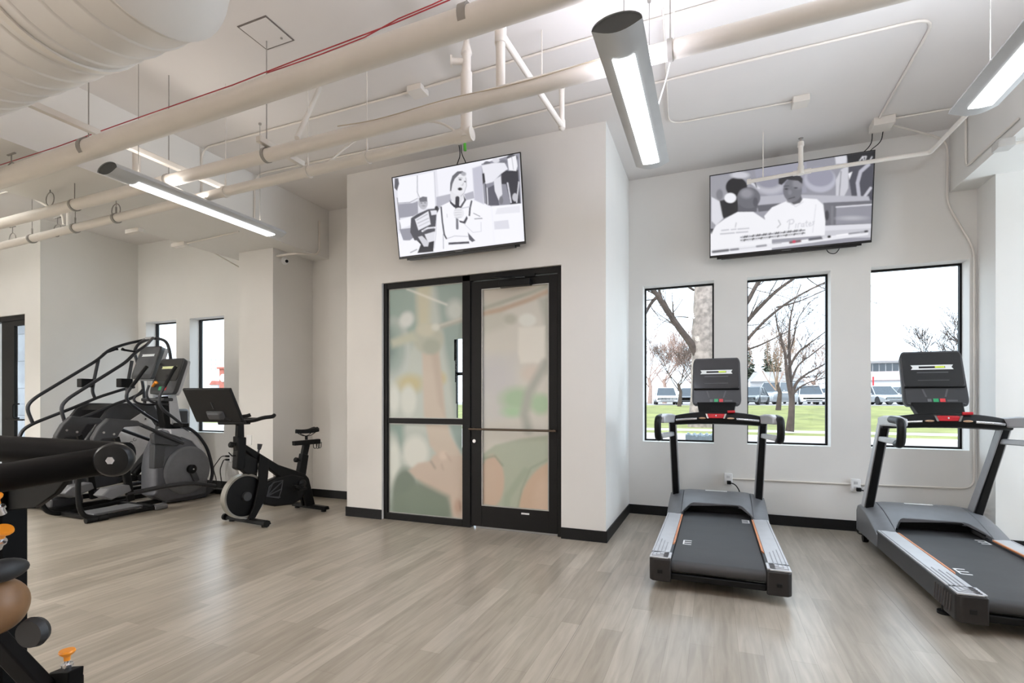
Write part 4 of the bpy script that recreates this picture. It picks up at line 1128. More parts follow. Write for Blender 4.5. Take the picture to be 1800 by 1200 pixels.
# ------------------------------------------------------------------ treadmills
def make_treadmill(label):
    T = thing('treadmill', label, 'treadmill', group='treadmills in the window bay')
    B = lambda: MB()
    bk = dict(world=False)
    for s in (-1, 1):
        b = B(); b.hexa([(s * .285, .10, .085), (s * .42, .10, .085), (s * .42, 1.5, .085), (s * .285, 1.5, .085), (s * .285, .10, .214), (s * .42, .10, .214), (s * .42, 1.5, .214), (s * .285, 1.5, .214)])
        r = b.build('side_rail', DKGREY, T, bevel=.006, **bk)
        b = B(); b.prism([(s * .30, .125, .214), (s * .418, .10, .214), (s * .418, 1.42, .214), (s * .298, 1.42, .214)], (0, 0, .009))
        b.box(min(s * .285, s * .335), max(s * .285, s * .335), .005, .13, .214, .223)
        b.box(min(s * .30, s * .418), max(s * .30, s * .418), -.005, .13, .214, .223)
        r2 = b.build('foot_rail', LTGREY, T, bevel=.002, **bk)
        b = B()
        for k in range(4):
            o = .010 + k * .024
            xa = .414 - o; y0 = .02 + k * .026
            b.bar((s * xa, y0, .2245), (s * xa, .50 - k * .04 if k else 1.40, .2245), .0045, .003, roll=(1, 0, 0))
            b.bar((s * xa, y0, .2245), (s * .302, y0, .2245), .0045, .003)
        b.build('grip_ridge', mat('ridge_grey', (150, 150, 154), .5), r2, smooth=False, **bk)
        b = B(); b.prism([(s * .284, .40, .2145), (s * .296, .36, .2145), (s * .297, 1.38, .2145), (s * .284, 1.38, .2145)], (0, 0, .0095))
        b.build('orange_strip', ORANGE, r, smooth=False, **bk)
        b = B(); b.prism([(s * .283, -.012, .213), (s * .40, -.012, .213), (s * .421, .012, .213), (s * .421, .17, .213), (s * .283, .17, .213)], (0, 0, -.15))
        c = b.build('end_cap', BRNGREY, T, bevel=.010, seg=3, **bk)
        b = B(); b.box(s * .352 - .016, s * .352 + .016, -.0155, -.011, .118, .142)
        b.build('cap_badge', BLACK, c, bevel=.002, **bk)
        b = B()
        for k in range(7): b.bar((s * .4225, .08 + k * .035, .09), (s * .4225, .06 + k * .035, .19), .006, .004, roll=(1, 0, 0))
        b.build('side_groove', mat('groove_grey', (92, 88, 86), .6), c, smooth=False, **bk)
        b = B(); b.cyl((s * .40, 1.93, .035), (s * .36, 1.93, .035), .035, 18); b.build('transport_wheel', BLACK, T, **bk)
        b = B(); b.tube([(s * .37, .30, 0), (s * .37, .30, .018), (s * .37, .30, .019), (s * .37, .30, .09)], [.035, .035, .014, .014], 14); b.build('levelling_foot', BLACK, T, **bk)
        b = B(); b.bar((s * .36, 1.55, .12), (s * .36, 1.95, .045), .03, .05); b.build('lift_arm', BLACK, T, **bk)
    # belt loop over the rollers
    prof = [(.30, .198), (1.75, .198), (1.75, .12), (.06, .12)] + [(.055 - .039 * math.sin(math.pi * k / 8), .159 - .039 * math.cos(math.pi * k / 8)) for k in range(1, 8)] + [(.055, .198)]
    B().prism([(-.281, y, z) for y, z in prof], (.562, 0, 0)).build('running_belt', BELT, T, **bk)
    b = B(); b.box(-.283, .283, .02, .06, .075, .115); b.build('rear_crossmember', BLKMET, T, bevel=.006, **bk)
    for sx, yy, fl in ((-.235, .52, 1), (.268, 1.40, -1)):
        b = B(); zz = .1985
        b.box(min(sx, sx + .010 * fl), max(sx, sx + .010 * fl), yy - .06, yy + .06, zz, zz + .0012)
        for k in (-1, 0, 1): b.box(min(sx, sx + .06 * fl), max(sx, sx + .06 * fl), yy + k * .053 - .007, yy + k * .053 + .007, zz, zz + .0012)
        b.build('belt_mark', WHITE, T, smooth=False, **bk)
    # motor cover: smooth height field
    def hz(x, y):
        t = min(1, max(0, (y - 1.40) / .55))
        z = .232 + .135 * (1 - (1 - t) ** 1.6)
        if y > 1.95: z -= (y - 1.95) ** 2 * 12
        return z - .045 * (abs(x) / .43) ** 6
    def cover(name, xs, y0f, y1, m, zb=.09, thick=None):
        n = 14; rings = []
        for j in range(n + 1):
            top = []; 
            for x in xs:
                y0 = y0f(x); y = y0 + (y1 - y0) * j / n
                top.append((x, y, hz(x, y)))
            bot = [(x, y, (zb if thick is None else z - thick)) for x, y, z in reversed(top)]
            rings.append(top + bot)
        return B().loft(rings).build(name, m, T, bevel=.005, **bk)
    arch = lambda x: 1.40 + .20 * min(1, max(0, (.305 - abs(x)) / .09)) ** .8
    cover('motor_cover', [-.30 + .60 * k / 24 for k in range(25)], arch, 2.02, MIDGREY, thick=.03)
    lip = B(); pts = [(x, arch(x) + .006, hz(x, arch(x)) - .018) for x in [-.283 + .566 * k / 30 for k in range(31)]]
    lip.tube(pts, .0125, 8); lip.build('cover_lip', BLACK, T, **bk)
    for s in (-1, 1):
        xs = sorted([s * (.302 + .126 * k / 6) for k in range(7)])
        cover('shoulder_cover', xs, lambda x: 1.405, 2.02, MIDGREY)
    b = B(); b.box(-.28, .28, 1.72, 2.0, .06, .30); b.build('motor_housing', BLACK, T, **bk)
    b = B(); b.box(-.10, .10, 1.90, 1.925, hz(0, 1.91) + .0, hz(0, 1.91) + .006); b.build('white_strip', WHITE, T, bevel=.002, **bk)  # thin white strip across the motor cover
    # uprights
    for s in (-1, 1):
        b = B(); b.hexa([(s * .345, 1.84, .28), (s * .402, 1.84, .28), (s * .402, 1.97, .28), (s * .345, 1.97, .28), (s * .350, 1.37, 1.10), (s * .400, 1.37, 1.10), (s * .400, 1.47, 1.10), (s * .350, 1.47, 1.10)])
        u = b.build('upright', BLACK, T, bevel=.008, **bk)
        b = B(); b.hexa([(s * .338, 1.85, .30), (s * .346, 1.85, .30), (s * .346, 1.96, .30), (s * .338, 1.96, .30), (s * .343, 1.38, 1.06), (s * .351, 1.38, 1.06), (s * .351, 1.46, 1.06), (s * .343, 1.46, 1.06)])
        b.build('upright_trim', mat('satin_grey_trim', (150, 151, 154), .4), u, bevel=.002, **bk)
        b = B(); b.hexa([(s * .401, 1.855, .30), (s * .411, 1.855, .30), (s * .411, 1.955, .30), (s * .401, 1.955, .30), (s * .399, 1.39, 1.08), (s * .409, 1.39, 1.08), (s * .409, 1.46, 1.08), (s * .399, 1.46, 1.08)])
        b.build('upright_trim', LTGREY, u, bevel=.002, **bk)
        # D shaped side handrail: silver arms, black grip
        b = B()
        b.loft([[(s * (x - .038), y, z - h), (s * (x + .028), y, z - h), (s * (x + .028), y, z + h), (s * (x - .038), y, z + h)] for x, y, z, h in ((.375, 1.48, 1.09, .036), (.40, 1.25, 1.105, .040), (.42, 1.0, 1.110, .038), (.43, .82, 1.105, .028))])
        b.build('handrail', LTGREY, T, bevel=.012, seg=3, **bk)
        b = B(); b.loft([[(s * (x - .02), y, z - h), (s * (x + .02), y, z - h), (s * (x + .02), y, z + h), (s * (x - .02), y, z + h)] for x, y, z, h in ((.375, 1.52, .95, .020), (.415, 1.1, .962, .022), (.425, .84, .972, .022))])
        b.build('handrail_brace', LTGREY, T, bevel=.008, **bk)
        b = B(); b.tube(rnd([(s * .438, 1.0, 1.122), (s * .444, .76, 1.115), (s * .444, .78, .955), (s * .438, .88, .955)], .07, 7), .027, 14)
        b.build('hand_grip', BLACK, T, **bk)
    # cross bar
    rings = []
    for k in range(21):
        x = -.40 + .80 * k / 20; c = 1 - (x / .40) ** 2
        yc = 1.42 - .05 * c; zt = 1.105 + .058 * c ** .7; zb = 1.03 + .018 * c
        rings.append([(x, yc - .055, zb + .012), (x, yc + .05, zb), (x, yc + .06, (zt + zb) / 2), (x, yc + .03, zt), (x, yc - .03, zt), (x, yc - .065, (zt + zb) / 2 + .005)])
    B().loft(rings).build('crossbar', BLACK, T, bevel=.01, seg=3, **bk)
    for s in (-1, 1):
        b = B(); b.tube([(s * .34, 1.342, 1.085), (s * .25, 1.325, 1.094), (s * .16, 1.310, 1.100)], .010, 10)
        b.build('pulse_grip', CHROME, T, **bk)
        b = B(); b.ell((s * .115, 1.310, 1.105), (.03, .012, .009)); b.build('speed_toggle', mat('warm_chrome', (204, 170, 140), .3, .6), T, **bk)
    b = B(); b.prism([(-.075, 1.300, 1.14), (.0675, 1.300, 1.14), (.055, 1.295, 1.105), (-.0625, 1.295, 1.105)], (0, .04, .008))
    e = b.build('emergency_stop', RED, T, bevel=.005, **bk)
    for s in (-1, 1):
        b = B(); b.prism([(s * .072 - .004, 1.298, 1.145), (s * .086 - .004, 1.298, 1.145), (s * .072 - .004, 1.292, 1.104), (s * .058 - .004, 1.292, 1.104)], (0, .03, .004))
        b.build('stop_bracket', CHROME, e, smooth=False, **bk)
    B().ell((-.004, 1.297, 1.128), (.005, .006, .008), 10, 6).build('stop_mark', WHITE, e, **bk)
    B().tube([(.09, 1.33, 1.162), (.15, 1.33, 1.164)], .012, 10).build('safety_clip', RED, T, **bk)
    # console
    b = B(); b.hexa([(-.14, 1.39, 1.12), (.14, 1.39, 1.12), (.14, 1.50, 1.12), (-.14, 1.50, 1.12), (-.17, 1.535, 1.25), (.17, 1.535, 1.25), (.17, 1.63, 1.25), (-.17, 1.63, 1.25)])
    b.build('console_neck', BLACK, T, bevel=.008, **bk)
    def face(u, v, d=0.0):                     # console plane: v 0 bottom .. 1 top
        y = 1.53 + .145 * v; z = 1.215 + .445 * v
        return (u * (.205 + .0 * v), y - d * .96, z + d * .28)
    out = []
    N = 8
    def rr(u0, u1, v0, v1, r):
        p = []
        for cx, cy, a0 in ((u1 - r, v1 - r, 0), (u0 + r, v1 - r, 90), (u0 + r, v0 + r, 180), (u1 - r, v0 + r, 270)):
            for k in range(N + 1):
                a = math.radians(a0 + 90 * k / N)
                p.append((cx + r * math.cos(a), cy + r * math.sin(a)))
        return p
    pr = rr(-1.03, 1.03, 0, 1, .14)
    pr = [(u * (1 - .03 * v), v + (.02 * (1 - u * u) if v > .5 else 0)) for u, v in pr]
    B().loft([[face(u * f, .5 + (v - .5) * f, d) for u, v in pr] for d, f in ((-.085, .86), (-.05, .97), (0, 1.0), (.004, .985))]).build('console_housing', DKGREY, T, **bk)
    B().loft([[face(u * .94, .36 + (v) * .61, d) for u, v in rr(-1, 1, 0, 1, .1)] for d in (.003, .007)]).build('screen', GLASSBLK, T, **bk)
    B().loft([[face(u * .95, .03 + (v) * .30, d) for u, v in rr(-1, 1, 0, 1, .12)] for d in (.003, .009)]).build('keypad', mat('keypad_grey', (50, 51, 54), .35), T, **bk)
    B().hexa([face(-.95, .325, .0), face(.95, .325, .0), face(.95, .325, .03), face(-.95, .325, .03), face(-.95, .365, .0), face(.95, .365, .0), face(.95, .345, .03), face(-.95, .345, .03)]).build('ledge', BLACK, T, bevel=.004, **bk)
    def dec(name, pts, d, m, d0=.0065):
        return B().loft([[face(u, v, d0) for u, v in pts], [face(u, v, d0 + d) for u, v in pts]]).build(name, m, T, smooth=False, **bk)
    dec('screen_graphic', [(-.68, .66), (.68, .66), (.62, .70), (.68, .745), (-.68, .745), (-.62, .70)], .0008, GRAPH)
    dec('display_window', [(-.42, .685), (.42, .685), (.42, .72), (-.42, .72)], .0016, BLACK)
    dec('display_light', [(.10, .692), (.40, .692), (.40, .716), (.10, .716)], .0022, LIME)
    dec('screen_line', [(-.5, .60), (.5, .60), (.5, .615), (-.5, .615)], .0008, mat('dim_graphic', (84, 86, 88), .4))
    dec('screen_line', [(-.5, .46), (.5, .46), (.5, .468), (-.5, .468)], .0008, mat('dim_graphic', (84, 86, 88), .4))
    dec('start_button', [(-.09, .07), (.07, .07), (.07, .13), (-.09, .13)], .003, GREEN, .009)
    dec('stop_button', [(.12, .07), (.28, .07), (.28, .13), (.12, .13)], .003, REDB, .009)
    dec('button', [(-.27, .075), (-.15, .075), (-.15, .125), (-.27, .125)], .002, MIDGREY, .009)
    dec('button_row', [(.34, .08), (.66, .08), (.66, .11), (.34, .11)], .001, mat('dim_graphic', (84, 86, 88), .4), .009)
    dec('keypad_line', [(-.42, .30), (-.36, .30), (-.27, .16), (-.33, .16)], .0008, mat('dim_graphic', (84, 86, 88), .4), .009)
    dec('keypad_line', [(.42, .30), (.36, .30), (.27, .16), (.33, .16)], .0008, mat('dim_graphic', (84, 86, 88), .4), .009)
    dec('keypad_rim', [(-.9, .035), (.9, .035), (.9, .042), (-.9, .042)], .001, MIDGREY, .009)
    # mains cord
    B().tube(rnd([(.12, 2.225, .415), (.19, 2.20, .40), (.24, 2.17, .30), (.25, 2.15, .03), (.1, 2.08, .015), (.05, 2.0, .08)], .05), .006, 8).build('power_cord', BLACK, T, **bk)
    B().box(.105, .145, 2.21, 2.25, .395, .43).build('plug', BLACK, T, bevel=.006, **bk)
    return T


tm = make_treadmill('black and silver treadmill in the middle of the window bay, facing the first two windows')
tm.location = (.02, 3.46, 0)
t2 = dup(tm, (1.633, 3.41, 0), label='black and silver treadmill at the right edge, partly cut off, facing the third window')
for ch in kids(t2):
    if ch.name.startswith(('power_cord', 'plug')): ch.location = (-.475, .05, 0)


# ------------------------------------------------------------------ exercise bike
def make_bike():
    T = thing('exercise_bike', 'black spin bike with a large tilted touchscreen, standing by the left column', 'exercise bike', (-4.40, 4.08, 0), math.radians(-6))
    bk = dict(world=False)           # local: y from front (-) to rear (+)
    M = BLKMET

    def along(px, py, x=0.0):
        """point of the bike's own mid-plane (offset x) seen at that spot of the photograph"""
        a = T.rotation_euler.z; n = Vector((math.cos(a), math.sin(a), 0)); p0 = Vector(T.location) + n * x
        d = Vector(ray(px, py)); o = Vector((0, 0, CAMH))
        t = (p0 - o).dot(n) / d.dot(n); w = o + d * t - Vector(T.location)
        return Vector((x, w.dot(Vector((-math.sin(a), math.cos(a), 0))), w.z))

    def c5(x, y, off=0.0): return along(300 + x / 3.3333, 600 + y / 3.3333, off)

    def plate(name, pts, w, m, bev=.01, off=0.0, par=None):
        P = [c5(*q, off - 0) for q in pts]
        P = [Vector((off - w / 2, p.y, p.z)) for p in P]
        return MB().prism(P, (w, 0, 0)).build(name, m, par or T, bevel=bev, **bk)
    # feet
    for nm, y, hw, c in (('front_foot', c5(452, 1080).y, .31, 0), ('rear_foot', .47, .27, 0)):
        b = MB(); b.hexa([(-hw, y - .045, .022), (hw, y - .045, .022), (hw, y + .045, .022), (-hw, y + .045, .022), (-hw, y - .03, .062), (hw, y - .03, .062), (hw, y + .03, .062), (-hw, y + .03, .062)])
        f = b.build(nm, M, T, bevel=.008, **bk)
        for s in (-1, 1): MB().cyl((s * (hw - .05), y, 0), (s * (hw - .05), y, .024), .028, 14).build('foot_pad', BLACK, f, **bk)
        if nm == 'front_foot':
            for s in (-1, 1): MB().cyl((s * (hw + .0), y - .03, .045), (s * (hw + .03), y - .03, .045), .035, 16).build('transport_wheel', BLACK, f, **bk)
    q = c5(452, 1080); MB().box(-.035, .035, q.y - .05, q.y + .05, .062, .067).build('foot_plate', LTGREY, T, **bk)
    # frame
    fw = c5(430, 905)
    hub = Vector((0, fw.y, fw.z))
    MB().disc_lathe(hub, (1, 0, 0), [(-.03, .205), (-.034, .225), (.034, .225), (.03, .205), (.012, .20), (-.012, .20)], 48).build('flywheel_rim', mat('grey_flywheel_rim', (150, 148, 142), .35, .5), T, **bk)
    MB().disc_lathe(hub, (1, 0, 0), [(-.02, .203), (.02, .203), (.026, .12), (.026, .02)], 48).build('flywheel', BLKMET, T, **bk)
    MB().cyl(hub - Vector((.06, 0, 0)), hub + Vector((.06, 0, 0)), .045, 24).build('flywheel_hub', DKGREY, T, **bk)
    for s in (-1, 1):
        P = [c5(x, y) for x, y in ((500, 655), (552, 700), (545, 790), (525, 930), (470, 1078), (428, 1078), (462, 960), (492, 820), (490, 740))]
        x = .062 if s > 0 else -.115
        MB().prism([Vector((x - .012, p.y, max(.06, p.z))) for p in P], (.024, 0, 0)).build('front_leg', M, T, bevel=.006, **bk)
    plate('main_beam', [(372, 590), (425, 600), (620, 720), (775, 772), (800, 800), (740, 830), (640, 800), (560, 740), (500, 700), (430, 640), (378, 640)], .07, M)
    plate('head_tube', [(378, 555), (430, 560), (428, 640), (420, 740), (398, 756), (372, 744), (380, 640)], .085, M)
    plate('stem_post', [(388, 480), (422, 480), (424, 562), (384, 562)], .05, M, .006)
    plate('brake_housing', [(400, 640), (500, 690), (498, 770), (440, 780), (400, 745)], .075, BLACK)
    plate('chain_guard', [(530, 830), (620, 790), (700, 775), (770, 790), (782, 850), (760, 920), (700, 955), (600, 965), (520, 950), (505, 900)], .09, BLACK, .02)
    c = c5(590, 870)
    b = MB(); k0 = c5(545, 905); 
    for q in ((640, 815), (635, 860), (625, 910), (585, 822)):
        p = c5(*q); b.bar((.049, k0.y, k0.z), (.049, p.y, p.z), .004, .012)
    b.tube([(.049, c5(x, y).y, c5(x, y).z) for x, y in ((545, 905), (560, 850), (590, 822), (640, 812), (630, 870), (615, 915), (545, 905))], .006, 6)
    b.build('guard_emblem', DKGREY, T, **bk)
    for s in (-1, 1):
        P = [c5(x, y) for x, y in ((745, 790), (795, 800), (832, 955), (780, 965))]
        MB().prism([Vector((s * .03 - .014, p.y, max(.05, p.z))) for p in P], (.028, 0, 0)).build('rear_leg', M, T, bevel=.005, **bk)
    plate('seat_tube', [(762, 655), (800, 665), (782, 790), (735, 800)], .06, M, .008)
    plate('seat_post', [(778, 595), (812, 598), (796, 668), (766, 660)], .042, BLACK, .005)
    plate('seat_slider', [(718, 584), (870, 570), (872, 598), (720, 610)], .05, BLACK, .006)
    # saddle
    sp = c5(795, 530)
    rings = []
    for k in range(13):
        t = k / 12; y = sp.y - .145 + .28 * t
        hw = .02 + .075 * (max(0, (t - .35) / .65)) ** 1.4 if t > .35 else .018 + .004 * t
        if k in (0, 12): hw *= .6
        z = sp.z + .02 + .012 * (t - .5) ** 2 * 8 * (1 if t > .5 else .3)
        rings.append([(-hw, y, z - .035), (-hw * 1.0, y, z - .005), (-hw * .5, y, z + .012), (0, y, z + .006), (hw * .5, y, z + .012), (hw, y, z - .005), (hw, y, z - .035)])
    MB().loft(rings).build('saddle', BLACK, T, bevel=.006, seg=3, **bk)
    b = MB()
    for s in (-1, 1): b.tube(rnd([(s * .018, sp.y - .10, sp.z - .012), (s * .02, sp.y - .03, sp.z - .045), (s * .02, sp.y + .04, sp.z - .045), (s * .03, sp.y + .1, sp.z - .01)], .03), .004, 8)
    q = c5(795, 575); b.tube([(0, q.y, q.z), (0, sp.y, sp.z - .04)], .016, 12)
    b.build('saddle_rail', M, T, **bk)
    for k, (x, y) in enumerate(((825, 600), (855, 602), (880, 600))):
        q = c5(x, y); MB().tube(rnd([(.05 - k * .04, q.y - .015, q.z + .02), (.05 - k * .04, q.y - .012, q.z - .05), (.05 - k * .04, q.y + .03, q.z - .05), (.05 - k * .04, q.y + .035, q.z + .02)], .025), .004, 8).build('weight_holder', M, T, **bk)
    for nm, x, y, r in (('head_knob', 355, 605, .03), ('seat_knob', 735, 693, .028)):
        q = c5(x, y); e = c5(x + 35, y + 6)
        b = MB(); b.tube([e, q], .008, 10).disc_lathe(q, (e - q), [(-.02, r * .7), (-.012, r), (.012, r), (.02, r * .7)], 20)
        b.build(nm, BLACK, T, **bk)
    q = c5(523, 600); e = c5(510, 665)
    MB().tube([e, c5(517, 635), c5(518, 630), q], [.010, .010, .018, .026], 16).build('resistance_knob', DKGREY, T, **bk)
    q0, q1 = c5(378, 668), c5(340, 650); MB().tube(rnd([q0, c5(360, 672), q1], .02), .006, 8).build('brake_lever', BLACK, T, **bk)
    # cranks and pedals
    ck = c5(752, 830)
    MB().disc_lathe(ck, (1, 0, 0), [(-.075, .03), (-.06, .05), (.06, .05), (.075, .03)], 20).build('crank_hub', BLACK, T, **bk)
    for s, q in ((1, c5(706, 855)), (-1, c5(795, 780))):
        a = MB().bar((s * .085, ck.y, ck.z), (s * .085, q.y, q.z), .016, .03).build('crank_arm', BLACK, T, bevel=.004, **bk)
        b = MB(); b.cyl((s * .085, q.y, q.z), (s * .12, q.y, q.z), .008, 10).hexa([(s * .12, q.y - .05, q.z - .012), (s * .20, q.y - .05, q.z - .012), (s * .20, q.y + .05, q.z - .012), (s * .12, q.y + .05, q.z - .012), (s * .12, q.y - .05, q.z + .012), (s * .20, q.y - .05, q.z + .012), (s * .20, q.y + .05, q.z + .012), (s * .12, q.y + .05, q.z + .012)])
        p = b.build('pedal', BLACK, T, bevel=.004, **bk)
        MB().tube(rnd([(s * .125, q.y - .03, q.z + .01), (s * .125, q.y - .09, q.z + .05), (s * .195, q.y - .09, q.z + .05), (s * .195, q.y - .03, q.z + .01)], .03), .007, 8).build('toe_cage', BLACK, p, **bk)
    # handlebar
    h0 = c5(405, 480)
    MB().box(-.03, .03, h0.y - .05, h0.y + .10, h0.z - .012, h0.z + .03).build('handlebar_clamp', BLACK, T, bevel=.008, **bk)
    for s in (-1, 1):
        z = h0.z + .03
        b = MB(); b.tube(rnd([(0, h0.y + .06, z - .01), (s * .12, h0.y + .08, z), (s * .20, h0.y + .12, z + .03), (s * .21, h0.y + .22, z + .035), (s * .19, h0.y + .25, z + .05)], .06, 6), .020, 12)
        b.build('handlebar', BLACK, T, **bk)
    MB().tube(rnd([(-.10, h0.y + .08, h0.z + .03), (-.09, h0.y + .18, h0.z + .04), (.09, h0.y + .18, h0.z + .04), (.10, h0.y + .08, h0.z + .03)], .06), .015, 12).build('inner_bar', BLACK, T, **bk)
    # touchscreen: corners read off where the photograph shows them
    w0 = Vector(T.location); a = T.rotation_euler.z
    def loc(P): 
        d = P - w0; return Vector((d.x * math.cos(a) + d.y * math.sin(a), -d.x * math.sin(a) + d.y * math.cos(a), P.z))
    tr = atY(407, 681, 3.42); br = atY(431, 741, 3.56)
    wdir = Vector((.975, .22, 0)).normalized()
    W = .56
    tl, bl = tr - wdir * W * .92, br - wdir * W * .92
    n = (br - tr).cross(wdir).normalized()
    if n.y > 0: n = -n                       # n points to the camera side: that is the back of the screen
    q = [tl, tr, br, bl]
    ctr = sum(q, Vector()) / 4
    MB().hexa([loc(p) for p in q] + [loc(ctr + (p - ctr) * .97 + n * .028) for p in q]).build('touchscreen', BLACK, T, bevel=.006, **bk)
    MB().hexa([loc(ctr + (p - ctr) * .97 - n * .002) for p in q] + [loc(ctr + (p - ctr) * .95 - n * .004) for p in q]).build('screen_glass', GLASSBLK, T, **bk)
    lo = ctr + (br + bl - tl - tr) * .5 * .28
    hs = [lo + wdir * sx * .10 + (bl - tl).normalized() * sy * .05 + n * .028 for sx, sy in ((-1, -1), (1, -1), (1, 1), (-1, 1))]
    MB().hexa([loc(p) for p in hs] + [loc(lo + (p - lo) * .6 + n * .05) for p in hs]).build('rear_boss', DKGREY, T, bevel=.01, **bk)
    MB().bar(loc(ctr + (tl - bl).normalized() * .04 + n * .031), loc(ctr + n * .031 - (tl - bl).normalized() * .03), .008, .004).build('rear_mark', DKGREY, T, **bk)
    ll = lo + n * .03
    MB().tube([loc(ll), loc((ll + Vector((br.x, br.y, br.z))) / 2 + n * .0 + Vector((0, 0, -.01))), Vector((0, h0.y - .02, h0.z + .0))], .024, 12).build('screen_arm', BLACK, T, **bk)
    bb_ = [bl * .55 + br * .45, bl * .0 + br * 1.0]
    MB().tube([loc(bb_[0] + Vector((0, .0, -.012))), loc(bb_[1] + Vector((0, 0, -.008)))], .02, 10).build('sound_bar', BLACK, T, **bk)
    return T


make_bike()


# ------------------------------------------------------------------ elliptical trainer
def make_elliptical():
    T = thing('elliptical_trainer', 'charcoal elliptical trainer with big round drive housing, near the left windows', 'elliptical trainer', (-6.3, 4.1, 0))
    XN, XF = -5.98, -6.62

    def A(x): return lambda cx, cy: atX(220 + cx / 6.0, 700 + cy / 6.0, x)          # crop frames used for reading positions

    def px(x, y, X): return atX(x, y, X)

    def slab(name, pts, x0, x1, m, bev=.01, par=None, xref=None):
        xr = xref if xref is not None else max(x0, x1)
        P = [atX(x, y, xr) for x, y in pts]
        return MB().prism([Vector((x0, p.y, max(.004, p.z))) for p in P], (x1 - x0, 0, 0)).build(name, m, par or T, bevel=bev, seg=3)
    # drive housing: side silhouette through the mid plane, bulging toward the discs
    XM = -6.28
    sil = [(270, 872), (270, 824), (274, 795), (287, 768), (300, 752), (322, 752), (343, 764), (357, 786), (365, 812), (368, 845), (364, 872), (340, 882), (290, 888)]
    P = [atX(x, y, XM + .13) for x, y in sil]
    rings = []
    for dx, f in ((-.14, .90), (-.11, .97), (0, 1.0), (.11, .97), (.14, .90)):
        cy = sum(p.y for p in P) / len(P); cz = sum(p.z for p in P) / len(P)
        rings.append([(XM + dx, cy + (p.y - cy) * f, max(.05, cz + (p.z - cz) * f)) for p in P])
    MB().loft(rings).build('drive_housing', mat('charcoal_shell', (88, 89, 94), .38), T, bevel=.012, seg=3)
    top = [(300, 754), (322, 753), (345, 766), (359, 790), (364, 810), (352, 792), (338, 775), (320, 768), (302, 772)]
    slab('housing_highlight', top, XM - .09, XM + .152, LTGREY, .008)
    dc = atX(330, 826, XM + .15)
    MB().disc_lathe(dc, (1, 0, 0), [(-.06, .29), (.0, .30), (.016, .285), (.02, .26), (.022, .02)], 48).build('side_disc', MIDGREY, T)
    ch = atX(337, 824, XM + .19)
    MB().disc_lathe(ch, (1, 0, 0), [(-.03, .055), (.02, .055), (.03, .04)], 28).build('crank_hub', BLKMET, T)
    MB().disc_lathe(ch + Vector((.03, 0, 0)), (1, 0, 0), [(0, .012), (.006, .010)], 12).build('crank_bolt', CHROME, T)
    ce = atX(347, 846, XM + .2)
    MB().bar(ch, Vector((ch.x, ce.y, ce.z)), .03, .07, roll=(1, 0, 0)).build('crank_arm', DKGREY, T, bevel=.008)
    # silver/black arc guard at the front
    arcp = [(326, 749), (346, 761), (364, 786), (372, 815), (374, 832), (369, 850)]
    MB().tube(rnd([atX(x, y, XM + .10) for x, y in arcp], .1), .020, 14).build('front_tube', TUBEG, T)
    # base shoe and front foot
    slab('base_cover', [(292, 884), (300, 862), (330, 852), (372, 853), (378, 860), (362, 874), (330, 880)], XM - .12, XM + .12, DKGREY, .015)
    f = atX(383, 869, XM)
    MB().box(XM - .33, XM + .33, f.y - .05, f.y + .05, .012, .07).build('front_foot', BLKMET, T, bevel=.01)
    for s in (-.28, .28): MB().cyl((XM + s, f.y, 0), (XM + s, f.y, .02), .03, 14).build('foot_pad', BLACK, T)
    # console mast
    slab('console_mast', [(291, 752), (288, 735), (283, 698), (300, 696), (309, 720), (322, 752)], XM - .06, XM + .06, BLKMET, .012)
    slab('mast_cover', [(301, 745), (297, 696), (311, 695), (318, 735), (322, 752)], XM - .075, XM + .075, LTGREY, .012)
    q = [(283, 632), (323, 630), (303, 690), (263, 690)]
    C0 = [atX(x, y, XM) for x, y in q]
    yb, yt = 4.11, 4.26
    c = (yb + yt) / 2
    zb, zt = atY(290, 692, yb).z, atY(305, 630, yt).z
    def fc(u, v, d=0.0):
        y = yb + (yt - yb) * v; z = zb + (zt - zb) * v
        return Vector((XM + u * .225, y - d, z + d * .3))
    def rr(u0, u1, v0, v1, r, N=6):
        p = []
        for cx, cy, a0 in ((u1 - r, v1 - r, 0), (u0 + r, v1 - r, 90), (u0 + r, v0 + r, 180), (u1 - r, v0 + r, 270)):
            for k in range(N + 1):
                a = math.radians(a0 + 90 * k / N); p.append((cx + r * math.cos(a), cy + r * math.sin(a)))
        return p
    R0 = rr(-1, 1, 0, 1, .16)
    MB().loft([[fc(u * f, .5 + (v - .5) * f, d) for u, v in R0] for d, f in ((-.09, .8), (-.05, .96), (0, 1), (.004, .98))]).build('console', DKGREY, T)
    MB().loft([[fc(u * .96, .5 + (v - .5) * .98, d) for u, v in R0] for d in (-.085, -.05)]).build('console_back', LTGREY, T)
    MB().loft([[fc(u * .92, .36 + v * .6, d) for u, v in rr(-1, 1, 0, 1, .1)] for d in (.002, .007)]).build('screen', GLASSBLK, T)
    MB().loft([[fc(u, v, d) for u, v in ((-.6, .70), (.6, .70), (.55, .735), (.6, .77), (-.6, .77), (-.55, .735))] for d in (.007, .009)]).build('screen_graphic', mat('warm_graphic', (196, 196, 150), .4, emit=(196, 196, 150), estr=.3), T)
    for nm, u, m in (('start_button', -.2, GREEN), ('stop_button', .2, REDB)):
        MB().loft([[fc(u + a, v, d) for a, v in ((-.1, .1), (.1, .1), (.1, .2), (-.1, .2))] for d in (.002, .008)]).build(nm, m, T)
    MB().tube([fc(-.75, .2, .02), fc(-.3, .28, .06), fc(-.2, .26, .05)], [.014, .02, .014], 10).build('orange_toggle', KNOBO, T)
    MB().box(XM - .22, XM + .2, yb - .10, yb + .02, zb - .09, zb - .05).build('console_tray', DKGREY, T, bevel=.012)
